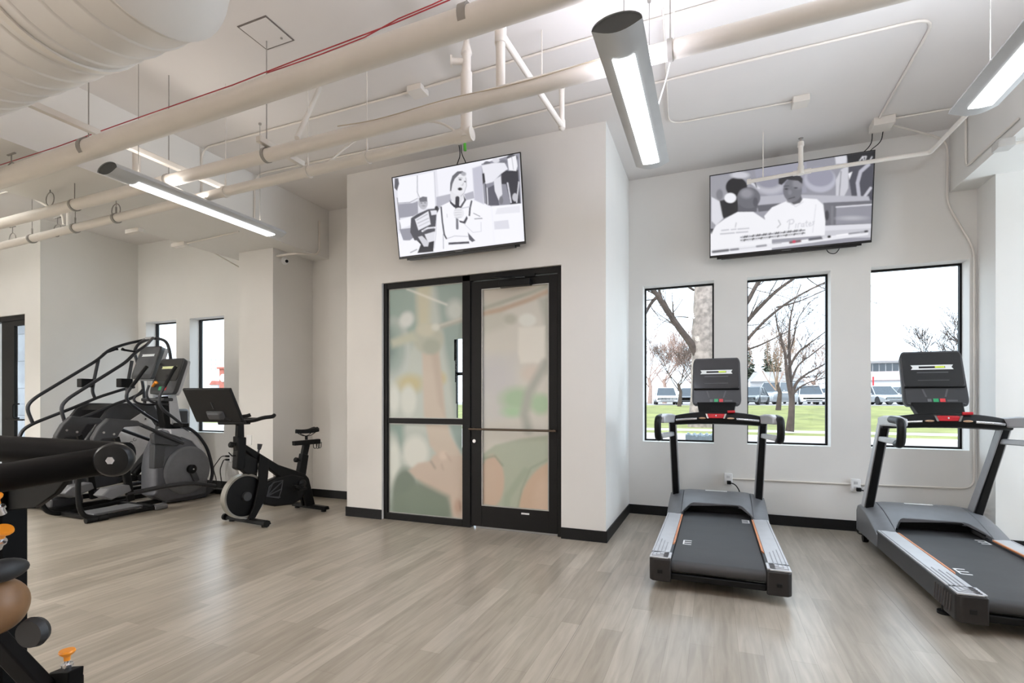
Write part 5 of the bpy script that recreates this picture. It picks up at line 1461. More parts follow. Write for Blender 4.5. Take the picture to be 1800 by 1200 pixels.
    # moving handles
    hn = [(309, 644), (303, 653), (297, 664), (288, 680), (281, 694), (279, 708), (286, 720), (304, 733), (320, 746)]
    hf = [(258, 644), (250, 654), (241, 667), (230, 681), (222, 692), (222, 702), (231, 711), (255, 728), (281, 744)]
    for nm, pts, X in (('moving_handle', hn, XM + .20), ('moving_handle', hf, XM - .20)):
        W = [atX(x, y, X) for x, y in pts]
        h = MB().tube(rnd(W, .08), .017, 14).build(nm, TUBEG, T)
        MB().tube(W[0:4], .021, 14).build('foam_grip', BLACK, h)
    MB().tube(rnd([atX(x, y, XM - .1) for x, y in ((252, 683), (246, 690), (234, 700), (238, 707), (258, 712), (296, 708))], .05), .013, 12).build('fixed_handle', TUBEG, T)
    MB().tube(rnd([atX(x, y, XM + .1) for x, y in ((262, 677), (257, 690), (259, 700), (268, 708), (296, 711))], .05), .013, 12).build('fixed_handle', TUBEG, T)
    c = atX(303, 747, XM)
    MB().box(XM - .25, XM + .25, c.y - .04, c.y + .04, c.z - .02, c.z + .03).build('pivot_axle', BLKMET, T, bevel=.01)
    # shoulders and suspension links
    for X, dxp, dyp, nm in ((XN, 0, 0, 'near'), (XF, -65, -4, 'far')):
        s0 = [(188, 735), (240, 739), (249, 748), (216, 750), (207, 762), (203, 770), (176, 772), (164, 784), (160, 770), (172, 750)]
        sh = slab('link_shoulder', [(x + dxp, y + dyp) for x, y in s0], X - .035, X + .035, DKGREY, .012, xref=X)
        for bx, by in ((182, 760), (200, 763)):
            q = atX(bx + dxp, by + dyp, X + .036)
            MB().disc_lathe(q, (1, 0, 0), [(0, .014), (.006, .012)], 12).build('bolt', CHROME, sh)
        if nm == 'near':
            MB().tube([atX(242, 744, X), atX(322, 779, X)], .020, 14).build('link_tube', TUBEG, T)
        else:
            MB().tube([atX(190 - 15, 741, X), atX(272, 776, X)], .020, 14).build('link_tube', TUBEG, T)
        MB().bar(atX(204 + dxp, 768 + dyp, X), atX(222 + dxp, 828 + dyp, X), .04, .05, roll=(1, 0, 0)).build('link_leg', BLKMET, T, bevel=.006)
        MB().bar(atX(221 + dxp, 826 + dyp, X), atX(230 + dxp, 880 + dyp, X), .045, .07, roll=(1, 0, 0)).build('pedal_leg', BLKMET, T, bevel=.008)
        MB().bar(atX(172 + dxp, 776 + dyp, X), atX(160 + dxp, 820 + dyp, X), .04, .05, roll=(1, 0, 0)).build('rear_link', DKGREY, T, bevel=.008)
        pa = [atX(x + dxp * .9, y + dyp, X) for x, y in ((222, 868), (262, 860), (300, 853), (337, 848), (378, 854))]
        MB().tube(rnd(pa, .15), .026, 12, flat=1.0).build('pedal_arm', TUBEG, T)
        pl = [atX(x + dxp, y + dyp, X) for x, y in ((172, 871), (186, 858), (222, 851), (226, 862), (190, 878))]
        MB().prism([Vector((X - .10, p.y, p.z)) for p in pl], (.16, 0, 0)).build('foot_plate', MIDGREY, T, bevel=.012)
    slab('link_bracket', [(270, 763), (284, 756), (318, 768), (324, 777), (312, 784), (290, 782), (272, 780)], XN - .10, XN - .02, DKGREY, .012)
    slab('link_cover', [(272, 781), (292, 781), (288, 822), (271, 824)], XN - .16, XN - .06, DKGREY, .012)
    # base frame: two low U tubes
    n1 = [(138, 833), (137, 862), (139, 893), (148, 908), (168, 914), (200, 908), (272, 893)]
    n2 = [(71, 868), (74, 888), (84, 900), (104, 904), (150, 895), (225, 879)]
    def floor_pts(pts, X): return [Vector((X, p.y, max(.03, p.z))) for p in (atX(x, y, X) for x, y in pts)]
    MB().tube(rnd(floor_pts(n1, XN), .06), .024, 14).build('base_tube', BLKMET, T)
    MB().tube(rnd(floor_pts(n2, XF + .02), .06), .024, 14).build('base_tube', BLKMET, T)
    MB().tube(rnd([atX(138, 834, XN), atX(160, 832, XN), atX(212, 835, XN)], .1), .024, 14).build('upper_bar', BLKMET, T)
    e = floor_pts([(270, 893), (292, 888)], XN)
    MB().bar(e[0], e[1], .09, .06).build('base_end', MIDGREY, T, bevel=.02)
    e0 = floor_pts([(272, 893)], XN)[0]
    for x, y in ((160, 913), (180, 910)):
        q = floor_pts([(x, y)], XN)[0]; MB().cyl(q + Vector((-.0, -.05, 0)), q + Vector((0, .05, 0)), .031, 14).build('tube_collar', BLACK, T)
    MB().box(XF, XN, e0.y - .03, e0.y + .03, .02, .06).build('crossmember', BLKMET, T, bevel=.006)
    q = floor_pts([(172, 912)], XN)[0]
    MB().box(XF, XN, q.y - .03, q.y + .03, .012, .05).build('crossmember', BLKMET, T, bevel=.006)
    MB().box(XM - .14, XM + .14, q.y + .05, e0.y, .03, .055).build('base_plate', MIDGREY, T, bevel=.004)
    MB().box(XM - .03, XM + .03, e0.y, f.y, .02, .07).build('spine', BLKMET, T, bevel=.006)
    # cord from the outlet
    z = .475
    MB().tube(rnd([(-6.45, 5.14, z), (-6.54, 5.13, z), (-6.70, 5.12, .30), (-6.60, 5.10, .12), (-6.62, 5.08, .012), (-6.45, 4.95, .012)], .05), .006, 8).build('power_cord', BLACK, T)
    MB().box(-6.47, -6.42, 5.13, 5.163, z - .012, z + .012).build('plug', BLACK, T, bevel=.004)
    return T


make_elliptical()


# ------------------------------------------------------------------ stair climber
def make_climber():
    T = thing('stair_climber', 'grey stair climber with long sloping handrails behind the elliptical trainer', 'stair climber', (-7.2, 4.2, 0))
    XL, XR = -7.50, -6.86
    XC = (XL + XR) / 2

    def tb(name, pts, X, r=.019, m=TUBEG, rr_=.09):
        return MB().tube(rnd([atX(x, y, X) if len((x, y)) == 2 else None for x, y in pts], rr_), r, 14).build(name, m, T)
    top = Vector((XC, 4.61, 2.125))

    def rail(pts, X, endp=None):
        W = [atX(x, y, X) for x, y in pts]
        if endp is not None: W.append(endp)
        return W
    MB().tube(rnd(rail([(57, 742), (46, 716), (58, 701), (171, 633), (192, 614), (222, 604), (250, 598)], XL, top + Vector((-.05, -.05, 0))), .09), .019, 14).build('handrail', TUBEG, T)
    MB().tube(rnd(rail([(114, 742), (106, 716), (118, 701), (222, 636), (238, 619), (256, 608)], XR, top + Vector((.05, -.05, 0))), .09), .019, 14).build('handrail', TUBEG, T)
    MB().tube(rnd(rail([(34, 768), (40, 755), (58, 744), (130, 716), (175, 697), (220, 683), (236, 680)], XL), .09), .019, 14).build('lower_rail', TUBEG, T)
    MB().tube(rnd(rail([(120, 745), (160, 728), (205, 709), (226, 702), (250, 690)], XR), .09), .019, 14).build('lower_rail', TUBEG, T)
    for s, X in ((1, XR), (-1, XL)):
        W = [top + Vector((0, -.02, 0)), Vector((XC + s * .16, 4.60, 2.11)), Vector((X - s * .02, 4.58, 2.06)), Vector((X + s * .05, 4.57, 1.95)), Vector((X + s * .03, 4.60, 1.82)), Vector((X, 4.66, 1.5)), Vector((X, 4.70, 1.0))]
        MB().tube(rnd(W, .1), .020, 14).build('front_hoop', TUBEG, T)
    MB().box(top.x - .08, top.x + .06, top.y - .08, top.y - .0, top.z - .015, top.z + .015).build('rail_joint', LTGREY, T, bevel=.008)
    tb('rail_post', [(173, 632), (168, 655), (164, 675), (162, 688), (168, 702)], XL)
    tb('rail_post', [(232, 634), (228, 655), (224, 680), (222, 705)], XR)
    for X, x in ((XL, 150), (XR, 219)):
        p = atX(x, 673, X)
        MB().box(p.x - .05, p.x + .05, p.y - .07, p.y + .07, p.z - .055, p.z + .055).build('rail_switch', BLACK, T, bevel=.008)
    for X, a, b_ in ((XL, (181, 622), (202, 614)), (XR, (238, 618), (219, 615))):
        p, q = atX(a[0], a[1], X), atX(b_[0], b_[1], X)
        MB().tube([p, q, q + Vector((0, .03 * (1 if X == XL else -1), .01))], [.012, .014, .02], 10).build('rail_button', BLKMET, T)
    # console
    yb, yt = 4.43, 4.58
    zb, zt = atX(240, 665, XC).z, atX(270, 609, XC).z
    def fc(u, v, d=0.0): return Vector((XC + u * .215, yb + (yt - yb) * v - d, zb + (zt - zb) * v + d * .3))
    def rr(u0, u1, v0, v1, r, N=6):
        p = []
        for cx, cy, a0 in ((u1 - r, v1 - r, 0), (u0 + r, v1 - r, 90), (u0 + r, v0 + r, 180), (u1 - r, v0 + r, 270)):
            for k in range(N + 1):
                a = math.radians(a0 + 90 * k / N); p.append((cx + r * math.cos(a), cy + r * math.sin(a)))
        return p
    R0 = rr(-1, 1, 0, 1, .16)
    MB().loft([[fc(u * f, .5 + (v - .5) * f, d) for u, v in R0] for d, f in ((-.09, .8), (-.05, .96), (0, 1), (.004, .98))]).build('console', DKGREY, T)
    MB().loft([[fc(u * .96, .5 + (v - .5) * .98, d) for u, v in R0] for d in (-.10, -.05)]).build('console_back', LTGREY, T)
    MB().loft([[fc(u * .9, .12 + v * .84, d) for u, v in rr(-1, 1, 0, 1, .1)] for d in (.002, .006)]).build('screen', mat('hazy_glass', (84, 86, 90), .2), T)
    MB().loft([[fc(u, v, d) for u, v in ((-.6, .68), (.6, .68), (.55, .715), (.6, .75), (-.6, .75), (-.55, .715))] for d in (.006, .008)]).build('screen_graphic', GRAPH, T)
    MB().box(XC - .07, XC + .07, 4.54, 4.66, 1.1, zb + .12).build('console_mast', LTGREY, T, bevel=.02)
    # body with sloping light side panel
    for X, s, nm in ((XR, 1, 'side_panel'), (XL, -1, 'side_panel')):
        P = [atX(x, y, XR) for x, y in ((190, 716), (208, 708), (268, 709), (284, 738), (280, 766), (232, 830), (205, 850), (150, 862), (128, 872), (128, 800))]
        MB().prism([Vector((X - .02, p.y, max(.03, p.z))) for p in P], (.04, 0, 0)).build(nm, DKGREY, T, bevel=.012)
    P = [atX(x, y, XR + .03) for x, y in ((203, 772), (208, 752), (254, 722), (266, 738), (276, 752), (270, 774), (236, 818), (214, 830))]
    MB().prism([Vector((XR + .02, p.y, p.z)) for p in P], (.012, 0, 0)).build('light_panel', mat('pale_grey_panel', (232, 233, 236), .4), T, bevel=.004)
    P = [atX(x, y, XR + .05) for x, y in ((276, 742), (286, 744), (284, 768), (236, 832), (226, 830), (270, 774))]
    MB().prism([Vector((XR + .02, p.y, p.z)) for p in P], (.02, 0, 0)).build('mid_panel', MIDGREY, T, bevel=.004)
    q = atX(256, 736, XR + .035); MB().disc_lathe(q, (1, 0, 0), [(0, .012), (.004, .01)], 12).build('panel_bolt', DKGREY, T)
    for k, (x, y) in enumerate(((231, 778), (237, 772), (243, 766))):
        q = atX(x, y, XR + .034); MB().tube(arc(q, .018, .6 + k, 5.2 + k, 10, (0, 1, 0), (0, 0, 1)), .003, 6).build('panel_mark', MIDGREY, T)
    yfront = 4.9
    MB().tube([atX(x, y, XR + .06) for x, y in ((276, 800), (262, 809), (248, 820), (236, 834))], .042, 12).build('diagonal_brace', BLKMET, T)
    MB().box(XL + .02, XR - .02, 4.45, yfront, .62, 1.15).build('drive_body', DKGREY, T, bevel=.03)
    P = [atX(x, y, XR) for x, y in ((193, 722), (206, 713), (252, 711), (244, 722))]
    MB().prism([Vector((XL + .06, p.y, p.z + .01)) for p in P], (XR - XL - .12, 0, 0)).build('top_tray', BLACK, T, bevel=.006)
    # steps climbing away from the floor
    for k in range(6):
        y = 3.62 + k * .16; z = .28 + k * .17
        MB().box(XL + .05, XR - .05, y, y + .24, z - .02, z).build('step', BLACK, T, bevel=.004)
        MB().box(XL + .05, XR - .05, y + .22, y + .24, z, z + .15).build('riser', BLKMET, T, smooth=False)
    MB().box(XL + .03, XR - .03, 3.30, 3.62, .05, .16).build('entry_step', DKGREY, T, bevel=.02)
    for s, X in ((-1, XL), (1, XR)):
        MB().bar((X, 3.25, .04), (X, 4.95, .04), .07, .06).build('base_rail', BLKMET, T, bevel=.008)
        MB().cyl((X, 3.4, 0), (X, 3.4, .02), .03, 12).build('foot_pad', BLACK, T)
    q = atX(88, 862, XR); MB().bar(q, atX(122, 868, XR), .25, .09).build('entry_pad', MIDGREY, T, bevel=.03)
    z = .425
    MB().tube(rnd([(-6.45, 5.14, z), (-6.50, 5.13, z), (-6.56, 5.12, .28), (-6.52, 5.12, .05), (-6.40, 5.10, .012), (-6.36, 5.12, .10), (-6.46, 5.12, .12), (-6.55, 5.1, .012), (-6.8, 5.05, .012)], .05), .006, 8).build('power_cord', BLACK, T)
    MB().box(-6.47, -6.42, 5.13, 5.163, z - .012, z + .012).build('plug', BLACK, T, bevel=.004)
    return T


make_climber()


# ------------------------------------------------------------------ weight machine at the lower left edge
FRAMEB = mat('matte_black_frame', (10, 10, 11), .55, var=.1, spec=.1)


def make_station():
    T = thing('weight_machine', 'black weight machine with orange knobs and a tan pad, cut off at lower left', 'weight machine', (-1.75, 1.0, 0))
    z = 1.07
    E_ = Vector((-1.756, 1.02, 1.07))
    MB().tube([E_, Vector((-1.98, .82, 1.022)), Vector((-2.5, .36, .92))], .043, 28).build('crossbar', FRAMEB, T)
    MB().tube([E_ + Vector((0, .02, .008)), Vector((-2.11, .90, 1.098)), Vector((-2.9, .62, 1.15))], .042, 24).build('upper_bar', FRAMEB, T)
    ax = Vector((.62, -.78, 0)).normalized()
    c = E_
    MB().disc_lathe(c, ax, [(-.012, .040), (.03, .053), (.045, .052), (.055, .045), (.060, .02)], 36).build('end_cap', mat('satin_black_cap', (24, 25, 26), .35, .0, spec=.3), T)
    MB().disc_lathe(c + ax * .056, ax, [(0, .014), (.008, .012)], 6).build('cap_bolt', CHROME, T)
    # gusset plate and upright under the bar
    p = [atY(px_, py_, 1.0) for px_, py_ in ((-80, 870), (0, 862), (120, 838), (96, 868), (60, 893), (-80, 905))]
    MB().prism(p, (0, .02, 0)).build('gusset', FRAMEB, T, bevel=.004)
    u1 = atY(50, 900, 1.06)
    MB().box(u1.x - .10, u1.x, .98, 1.06, 0.03, .98).build('upright', FRAMEB, T, bevel=.008)
    MB().box(u1.x - .30, u1.x + .02, .92, 1.10, 0, .035).build('base_plate', FRAMEB, T, bevel=.006)
    # tan pad, grey roller
    c = atY(-8, 1066, .86)
    MB().ell(c, (.064, .085, .088), 24, 16).build('tan_pad', TAN, T)
    c = atY(2, 1003, .86)
    MB().ell(c, (.036, .07, .036), 20, 12).build('grey_roller', PADG, T)
    c = atY(60, 1110, .92)
    MB().disc_lathe(c, (.35, -.94, 0), [(-.015, .042), (0, .048), (.02, .042)], 28).build('roller_pad', PADG, T)

    def knob(px_, py_, Y, s, tilt=(0, 0)):
        c = atY(px_, py_, Y); up = Vector((tilt[0], tilt[1], 1)).normalized()
        k = MB().disc_lathe(c, up, [(0, .009 * s), (.014 * s, .010 * s), (.024 * s, .021 * s), (.030 * s, .024 * s), (.036 * s, .022 * s)], 22).build('pull_knob', KNOBO, T)
        b = MB(); b.disc_lathe(c, up, [(-.045 * s, .013 * s), (-.022 * s, .013 * s), (-.02 * s, .018 * s), (-.012 * s, .018 * s), (-.01 * s, .008 * s), (0, .008 * s)], 18)
        b.build('knob_collar', CHROME, T)
        return c
    c = knob(118, 1160, 1.0, .95)
    q = [atY(x, y, 1.0) for x, y in ((101, 1176), (136, 1174), (132, 1230), (96, 1230))]
    MB().prism([Vector((v.x, .975, v.z)) for v in q], (0, .045, 0)).build('knob_bracket', FRAMEB, T, bevel=.004)
    MB().box(c.x - .02, c.x + .02, .98, 1.04, 0, c.z - .06).build('knob_post', FRAMEB, T, bevel=.006)
    knob(2, 944, .82, .95, (.7, 0))
    knob(-4, 885, .80, .8, (.2, -.4))
    a, b2 = atY(-20, 1110, .9), atY(80, 1215, .95)
    MB().bar(a, b2, .045, .06).build('lower_arm', FRAMEB, T, bevel=.006)
    MB().bar(b2, Vector((b2.x + .02, b2.y, .02)), .05, .05).build('lower_arm', FRAMEB, T, bevel=.006)
    return T


make_station()

# ------------------------------------------------------------------ outside: ground
def ground_z(Y):
    k = [(6.0, -.02), (19.0, -.02), (20.6, .06), (21.8, .10), (24.2, .14), (27, .30), (32, .56), (38, .80), (41.5, .98), (44, 1.02), (140, 1.15)]
    for (a, za), (b, zb) in zip(k[:-1], k[1:]):
        if Y <= b: return za + (zb - za) * max(0, Y - a) / (b - a)
    return k[-1][1]


ASPH = mat('pale_asphalt', (172, 162, 156), .9, var=.06, scale=1.5, bump=.1)
CONC = mat('pale_concrete', (196, 190, 184), .9, var=.04, scale=2)
LOT = mat('parking_asphalt', (148, 143, 141), .9, var=.05, scale=1)
GRS = mat('dry_green_grass', (128, 130, 72), .95, var=.22, scale=.9, bump=.3)


def strip(name, m, ys, x0=-90, x1=70, nx=24):
    b = MB(); rows = []
    vs = []; fs = []
    for j, y in enumerate(ys):
        for i in range(nx + 1): vs.append((x0 + (x1 - x0) * i / nx, y, ground_z(y)))
    for j in range(len(ys) - 1):
        for i in range(nx): fs.append((j * (nx + 1) + i, j * (nx + 1) + i + 1, (j + 1) * (nx + 1) + i + 1, (j + 1) * (nx + 1) + i))
    b.v = [Vector(v) for v in vs]; b.f = fs
    return struct(b.build(name, m, smooth=False))


strip('ground_road', ASPH, [6.02, 10, 14, 18, 19.8])
strip('ground_kerb', CONC, [19.8, 20.3])
strip('ground_verge', GRS, [20.3, 21.4])
strip('ground_sidewalk', CONC, [21.4, 22.6])
strip('ground_lawn', GRS, [22.6, 24.2, 27, 30, 32, 35, 38, 41.5])
strip('ground_parking', LOT, [41.5, 44, 60, 140])

# ------------------------------------------------------------------ trees
BARK = mat('pale_grey_bark', (142, 130, 122), .9, var=.3, scale=5, bump=.6)
BARKB = mat('brown_bark', (74, 62, 56), .9, var=.25, scale=6, bump=.4)
TWIG = mat('pinkish_twigs', (164, 138, 126), .9, var=.2)
FIR = mat('evergreen_needles', (82, 90, 74), .95, var=.3, scale=3)


def grow(b, p, d, L, r, lvl, rng, spread=.5, up=.15, mn=.004, n=5, kids_=3):
    pts = [Vector(p)]; rs = [r]; d = Vector(d).normalized(); seg = 4
    for k in range(seg):
        d = (d + Vector((rng.uniform(-1, 1), rng.uniform(-1, 1), rng.uniform(-1, 1))) * .13 + Vector((0, 0, up * .25))).normalized()
        pts.append(pts[-1] + d * L / seg); rs.append(r * (1 - .5 * (k + 1) / seg))
    b.tube(pts, [max(mn, q) for q in rs], n, cap=False)
    if lvl <= 0: return
    for k in range(kids_ + (1 if rng.random() < .4 else 0)):
        t = rng.uniform(.35, 1.0); i = min(seg - 1, int(t * seg)); q = pts[i].lerp(pts[i + 1], t * seg - i)
        v = Vector((rng.uniform(-1, 1), rng.uniform(-1, 1), rng.uniform(-.5, 1))).normalized()
        nd = (d + v * spread * 1.6).normalized()
        grow(b, q, nd, L * rng.uniform(.55, .8), max(mn, rs[i] * rng.uniform(.45, .65)), lvl - 1, rng, spread, up, mn, max(3, n - 1), kids_)
    grow(b, pts[-1], d, L * .7, rs[-1] * .9, lvl - 1, rng, spread, up, mn, max(3, n - 1), kids_)


LK = .55


def limbs(b, twig, lst, Y, rng, lvl=2, tw=.45, mn=.006):
    """main limbs given as pixel polylines at depth Y (with slight wander in depth), twigs grown along them"""
    for pts, r0, r1, dy in lst:
        n = len(pts); W = []
        for i, (x, y) in enumerate(pts):
            t = i / (n - 1); W.append(atY(x, y, Y + dy * t))
        W2 = rnd(W, 1.0, 3)
        r0, r1 = r0 * LK, r1 * LK; m = len(W2); b.tube(W2, [r0 + (r1 - r0) * i / (m - 1) for i in range(m)], 8, cap=True)
        for k in range(int(2 + m * .3)):
            t = rng.uniform(.25, 1); i = min(m - 2, int(t * (m - 1))); q = W2[i]; dd = (W2[i + 1] - W2[i]).normalized()
            v = Vector((rng.uniform(-1, 1), rng.uniform(-.6, .6), rng.uniform(-.5, 1)))
            grow(twig, q, (dd + v * .9), tw * rng.uniform(1.2, 2.8), (r0 + (r1 - r0) * t) * .35, lvl, rng, .5, .1, mn, 4, 2)


rng = random.Random(11)
# big old tree behind the left window
Yb = 24.0
T = thing('tree', 'large old tree with a thick pale trunk seen through the window behind the middle treadmill', 'tree', tuple(atY(1234, 745, Yb)))
b = MB(); tw = MB()
trunk = [atY(x, y, Yb) for x, y in ((1236, 752), (1237, 700), (1238, 640), (1238, 580), (1240, 500), (1242, 420))]
b.tube(trunk, [.66, .56, .54, .52, .46, .4], 16)
b.build('trunk', BARK, T)
b = MB()
limbs(b, tw, [([(1230, 648), (1222, 612), (1190, 572), (1165, 532), (1152, 514), (1140, 500)], .30, .16, -1.5),
              ([(1160, 518), (1145, 530), (1130, 560)], .15, .13, -.5), ([(1160, 520), (1158, 505), (1172, 480)], .14, .1, .5),
              ([(1220, 510), (1200, 498), (1178, 508), (1165, 500)], .10, .04, -1), ([(1225, 560), (1200, 556), (1175, 558), (1150, 580)], .05, .02, 1),
              ([(1245, 520), (1260, 560), (1280, 600)], .3, .2, 1.5)], Yb, rng, 2, .5, .006)
# limbs that fill the second window
limbs(b, tw, [([(1250, 640), (1290, 622), (1312, 598), (1345, 562), (1385, 530), (1430, 505), (1470, 488)], .16, .05, -1),
              ([(1255, 600), (1300, 580), (1330, 545), (1365, 510), (1400, 486), (1440, 462)], .2, .08, 1),
              ([(1290, 560), (1312, 535), (1330, 500), (1345, 470)], .2, .14, .5), ([(1290, 620), (1330, 610), (1365, 592), (1402, 575)], .09, .02, -2),
              ([(1365, 540), (1400, 532), (1450, 510)], .07, .03, 1), ([(1300, 500), (1335, 512), (1380, 520), (1450, 555)], .04, .015, 0), ([(1400, 470), (1430, 500), (1480, 520)], .05, .02, 1)], Yb, rng, 2, .5, .006)
b.build('limb', BARKB, T); tw.build('twigs', BARKB, T, smooth=False)['kind'] = 'stuff'

LK = .8
Ys = 21.0
T = thing('tree', 'slim young bare tree on the lawn in the second window', 'tree', tuple(atY(1390, 757, Ys)))
b = MB(); tw = MB()
b.tube([atY(x, y, Ys) for x, y in ((1388, 758), (1391, 730), (1392, 705), (1391, 680))], [.15, .11, .10, .09], 10); b.build('trunk', BARKB, T)
b = MB()
limbs(b, tw, [([(1391, 700), (1383, 660), (1380, 615), (1366, 575), (1362, 540)], .09, .02, -.6), ([(1391, 690), (1388, 640), (1386, 585), (1392, 540), (1408, 500)], .08, .02, .6),
              ([(1392, 700), (1398, 672), (1420, 655), (1450, 640), (1480, 620)], .07, .02, .5), ([(1386, 650), (1400, 620), (1428, 600), (1452, 582)], .06, .02, -.6),
              ([(1391, 670), (1402, 640), (1425, 625), (1455, 600)], .05, .02, .8), ([(1392, 695), (1405, 680), (1430, 668), (1458, 662)], .05, .015, .2), ([(1383, 630), (1395, 600), (1400, 560), (1425, 530)], .045, .015, -.3)], Ys, rng, 2, .26, .006)
b.build('limb', BARKB, T); tw.build('twigs', BARKB, T, smooth=False)['kind'] = 'stuff'

for k, (bx, by, Y, hgt, lab) in enumerate([(1194, 709, 40, 5.4, 'small bare tree in front of the parked cars in the first window'), (1368, 716, 36, 5.5, 'reddish bare tree beside the silver vehicle in the second window'),
                                           (1142, 706, 58, 9, 'bare pinkish tree at the left side of the first window'), (1168, 705, 62, 9, 'bare pinkish tree behind the white car in the first window'),
                                           (1300, 705, 60, 9, 'bare tree hidden partly by the wall between first and second window'), (1432, 704, 66, 8, 'bare tree above the white car at the right of the second window'),
                                           (1220, 704, 66, 9, 'bare tree in the distance behind the big trunk'), (1668, 700, 50, 7.0, 'bare spreading tree behind the right treadmill console'), (1545, 702, 95, 6, 'tiny bare tree at the left of the third window')]):
    p = atY(bx, by, Y); p.z = ground_z(Y)
    T = thing('tree', lab, 'tree', tuple(p))
    b = MB(); rg = random.Random(40 + k); tr = MB()
    h = hgt
    tr.tube([p, p + Vector((.1, 0, h * .2)), p + Vector((-.1, .1, h * .32))], [h * .03, h * .022, h * .02], 8); tr.build('trunk', BARKB if k < 2 else TWIG, T)
    for q in range(6 if k != 7 else 4):
        a = rg.uniform(0, 6.28); grow(b, p + Vector((-.1, .1, h * rg.uniform(.2, .32))), (math.cos(a) * .8, math.sin(a) * .5, .9), h * .30, h * .009, 4, rg, .55, .12, .007 if k < 2 else .015, 3, 2)
    b.build('twigs', (BARKB if k in (0, 7) else TWIG), T, smooth=False)['kind'] = 'stuff'
# branch entering the third window from the right
T = thing('tree', 'bare tree whose thin branch tip enters the third window from the right', 'tree', tuple(atY(1740, 752, 22)))
b = MB(); tw = MB()
MB().tube([atY(1760, 756, 22), atY(1758, 700, 22), atY(1752, 640, 22)], [.16, .12, .08], 10).build('trunk', BARKB, T)
limbs(b, tw, [([(1752, 640), (1715, 622), (1688, 604), (1668, 586), (1652, 562)], .05, .01, -.5), ([(1700, 612), (1690, 585), (1680, 560)], .02, .008, 0)], 22, random.Random(5), 2, .2, .006)
b.build('limb', BARKB, T); tw.build('twigs', BARKB, T, smooth=False)['kind'] = 'stuff'


def conifer(px_, Y, h, lab, sd):
    p = atY(px_, 704, Y); p.z = ground_z(Y)
    T = thing('evergreen_tree', lab, 'tree', tuple(p)); rg = random.Random(sd)
    MB().tube([p, p + Vector((0, 0, h * .9))], [h * .02, h * .004], 8).build('trunk', BARKB, T)
    b = MB(); m = 260
    for i in range(m):
        t = i / m; z = h * (.12 + .88 * t); R = h * .20 * (1 - t) ** .85 + .05
        a = rg.uniform(0, 6.28); L = R * rg.uniform(.7, 1.1); w = L * .28
        q = p + Vector((0, 0, z)); e = q + Vector((math.cos(a) * L, math.sin(a) * L, -L * .35)); s = Vector((-math.sin(a), math.cos(a), 0)) * w
        b.add([q, q.lerp(e, .6) + s, e, q.lerp(e, .6) - s, q.lerp(e, .5) + Vector((0, 0, -w * .7))], [(0, 1, 2, 3), (0, 1, 4), (1, 2, 4), (2, 3, 4), (3, 0, 4)])
    b.build('needles', FIR, T, smooth=False)['kind'] = 'stuff'


conifer(1349, 78, 9.3, 'tall grey-green evergreen, left of a pair, behind the house in the second window', 1)
conifer(1364, 80, 8.6, 'grey-green evergreen, right of a pair, behind the house in the second window', 2)
conifer(1318, 86, 9.5, 'broad evergreen at the left edge of the second window', 3)

# ------------------------------------------------------------------ parked cars
TYRE = mat('tyre', (40, 40, 42), .8); CGL = mat('car_glass', (66, 74, 82), .15, var=.1); LAMPM = mat('headlamp', (214, 218, 222), .2); GRL = mat('car_grille', (52, 54, 58), .5)


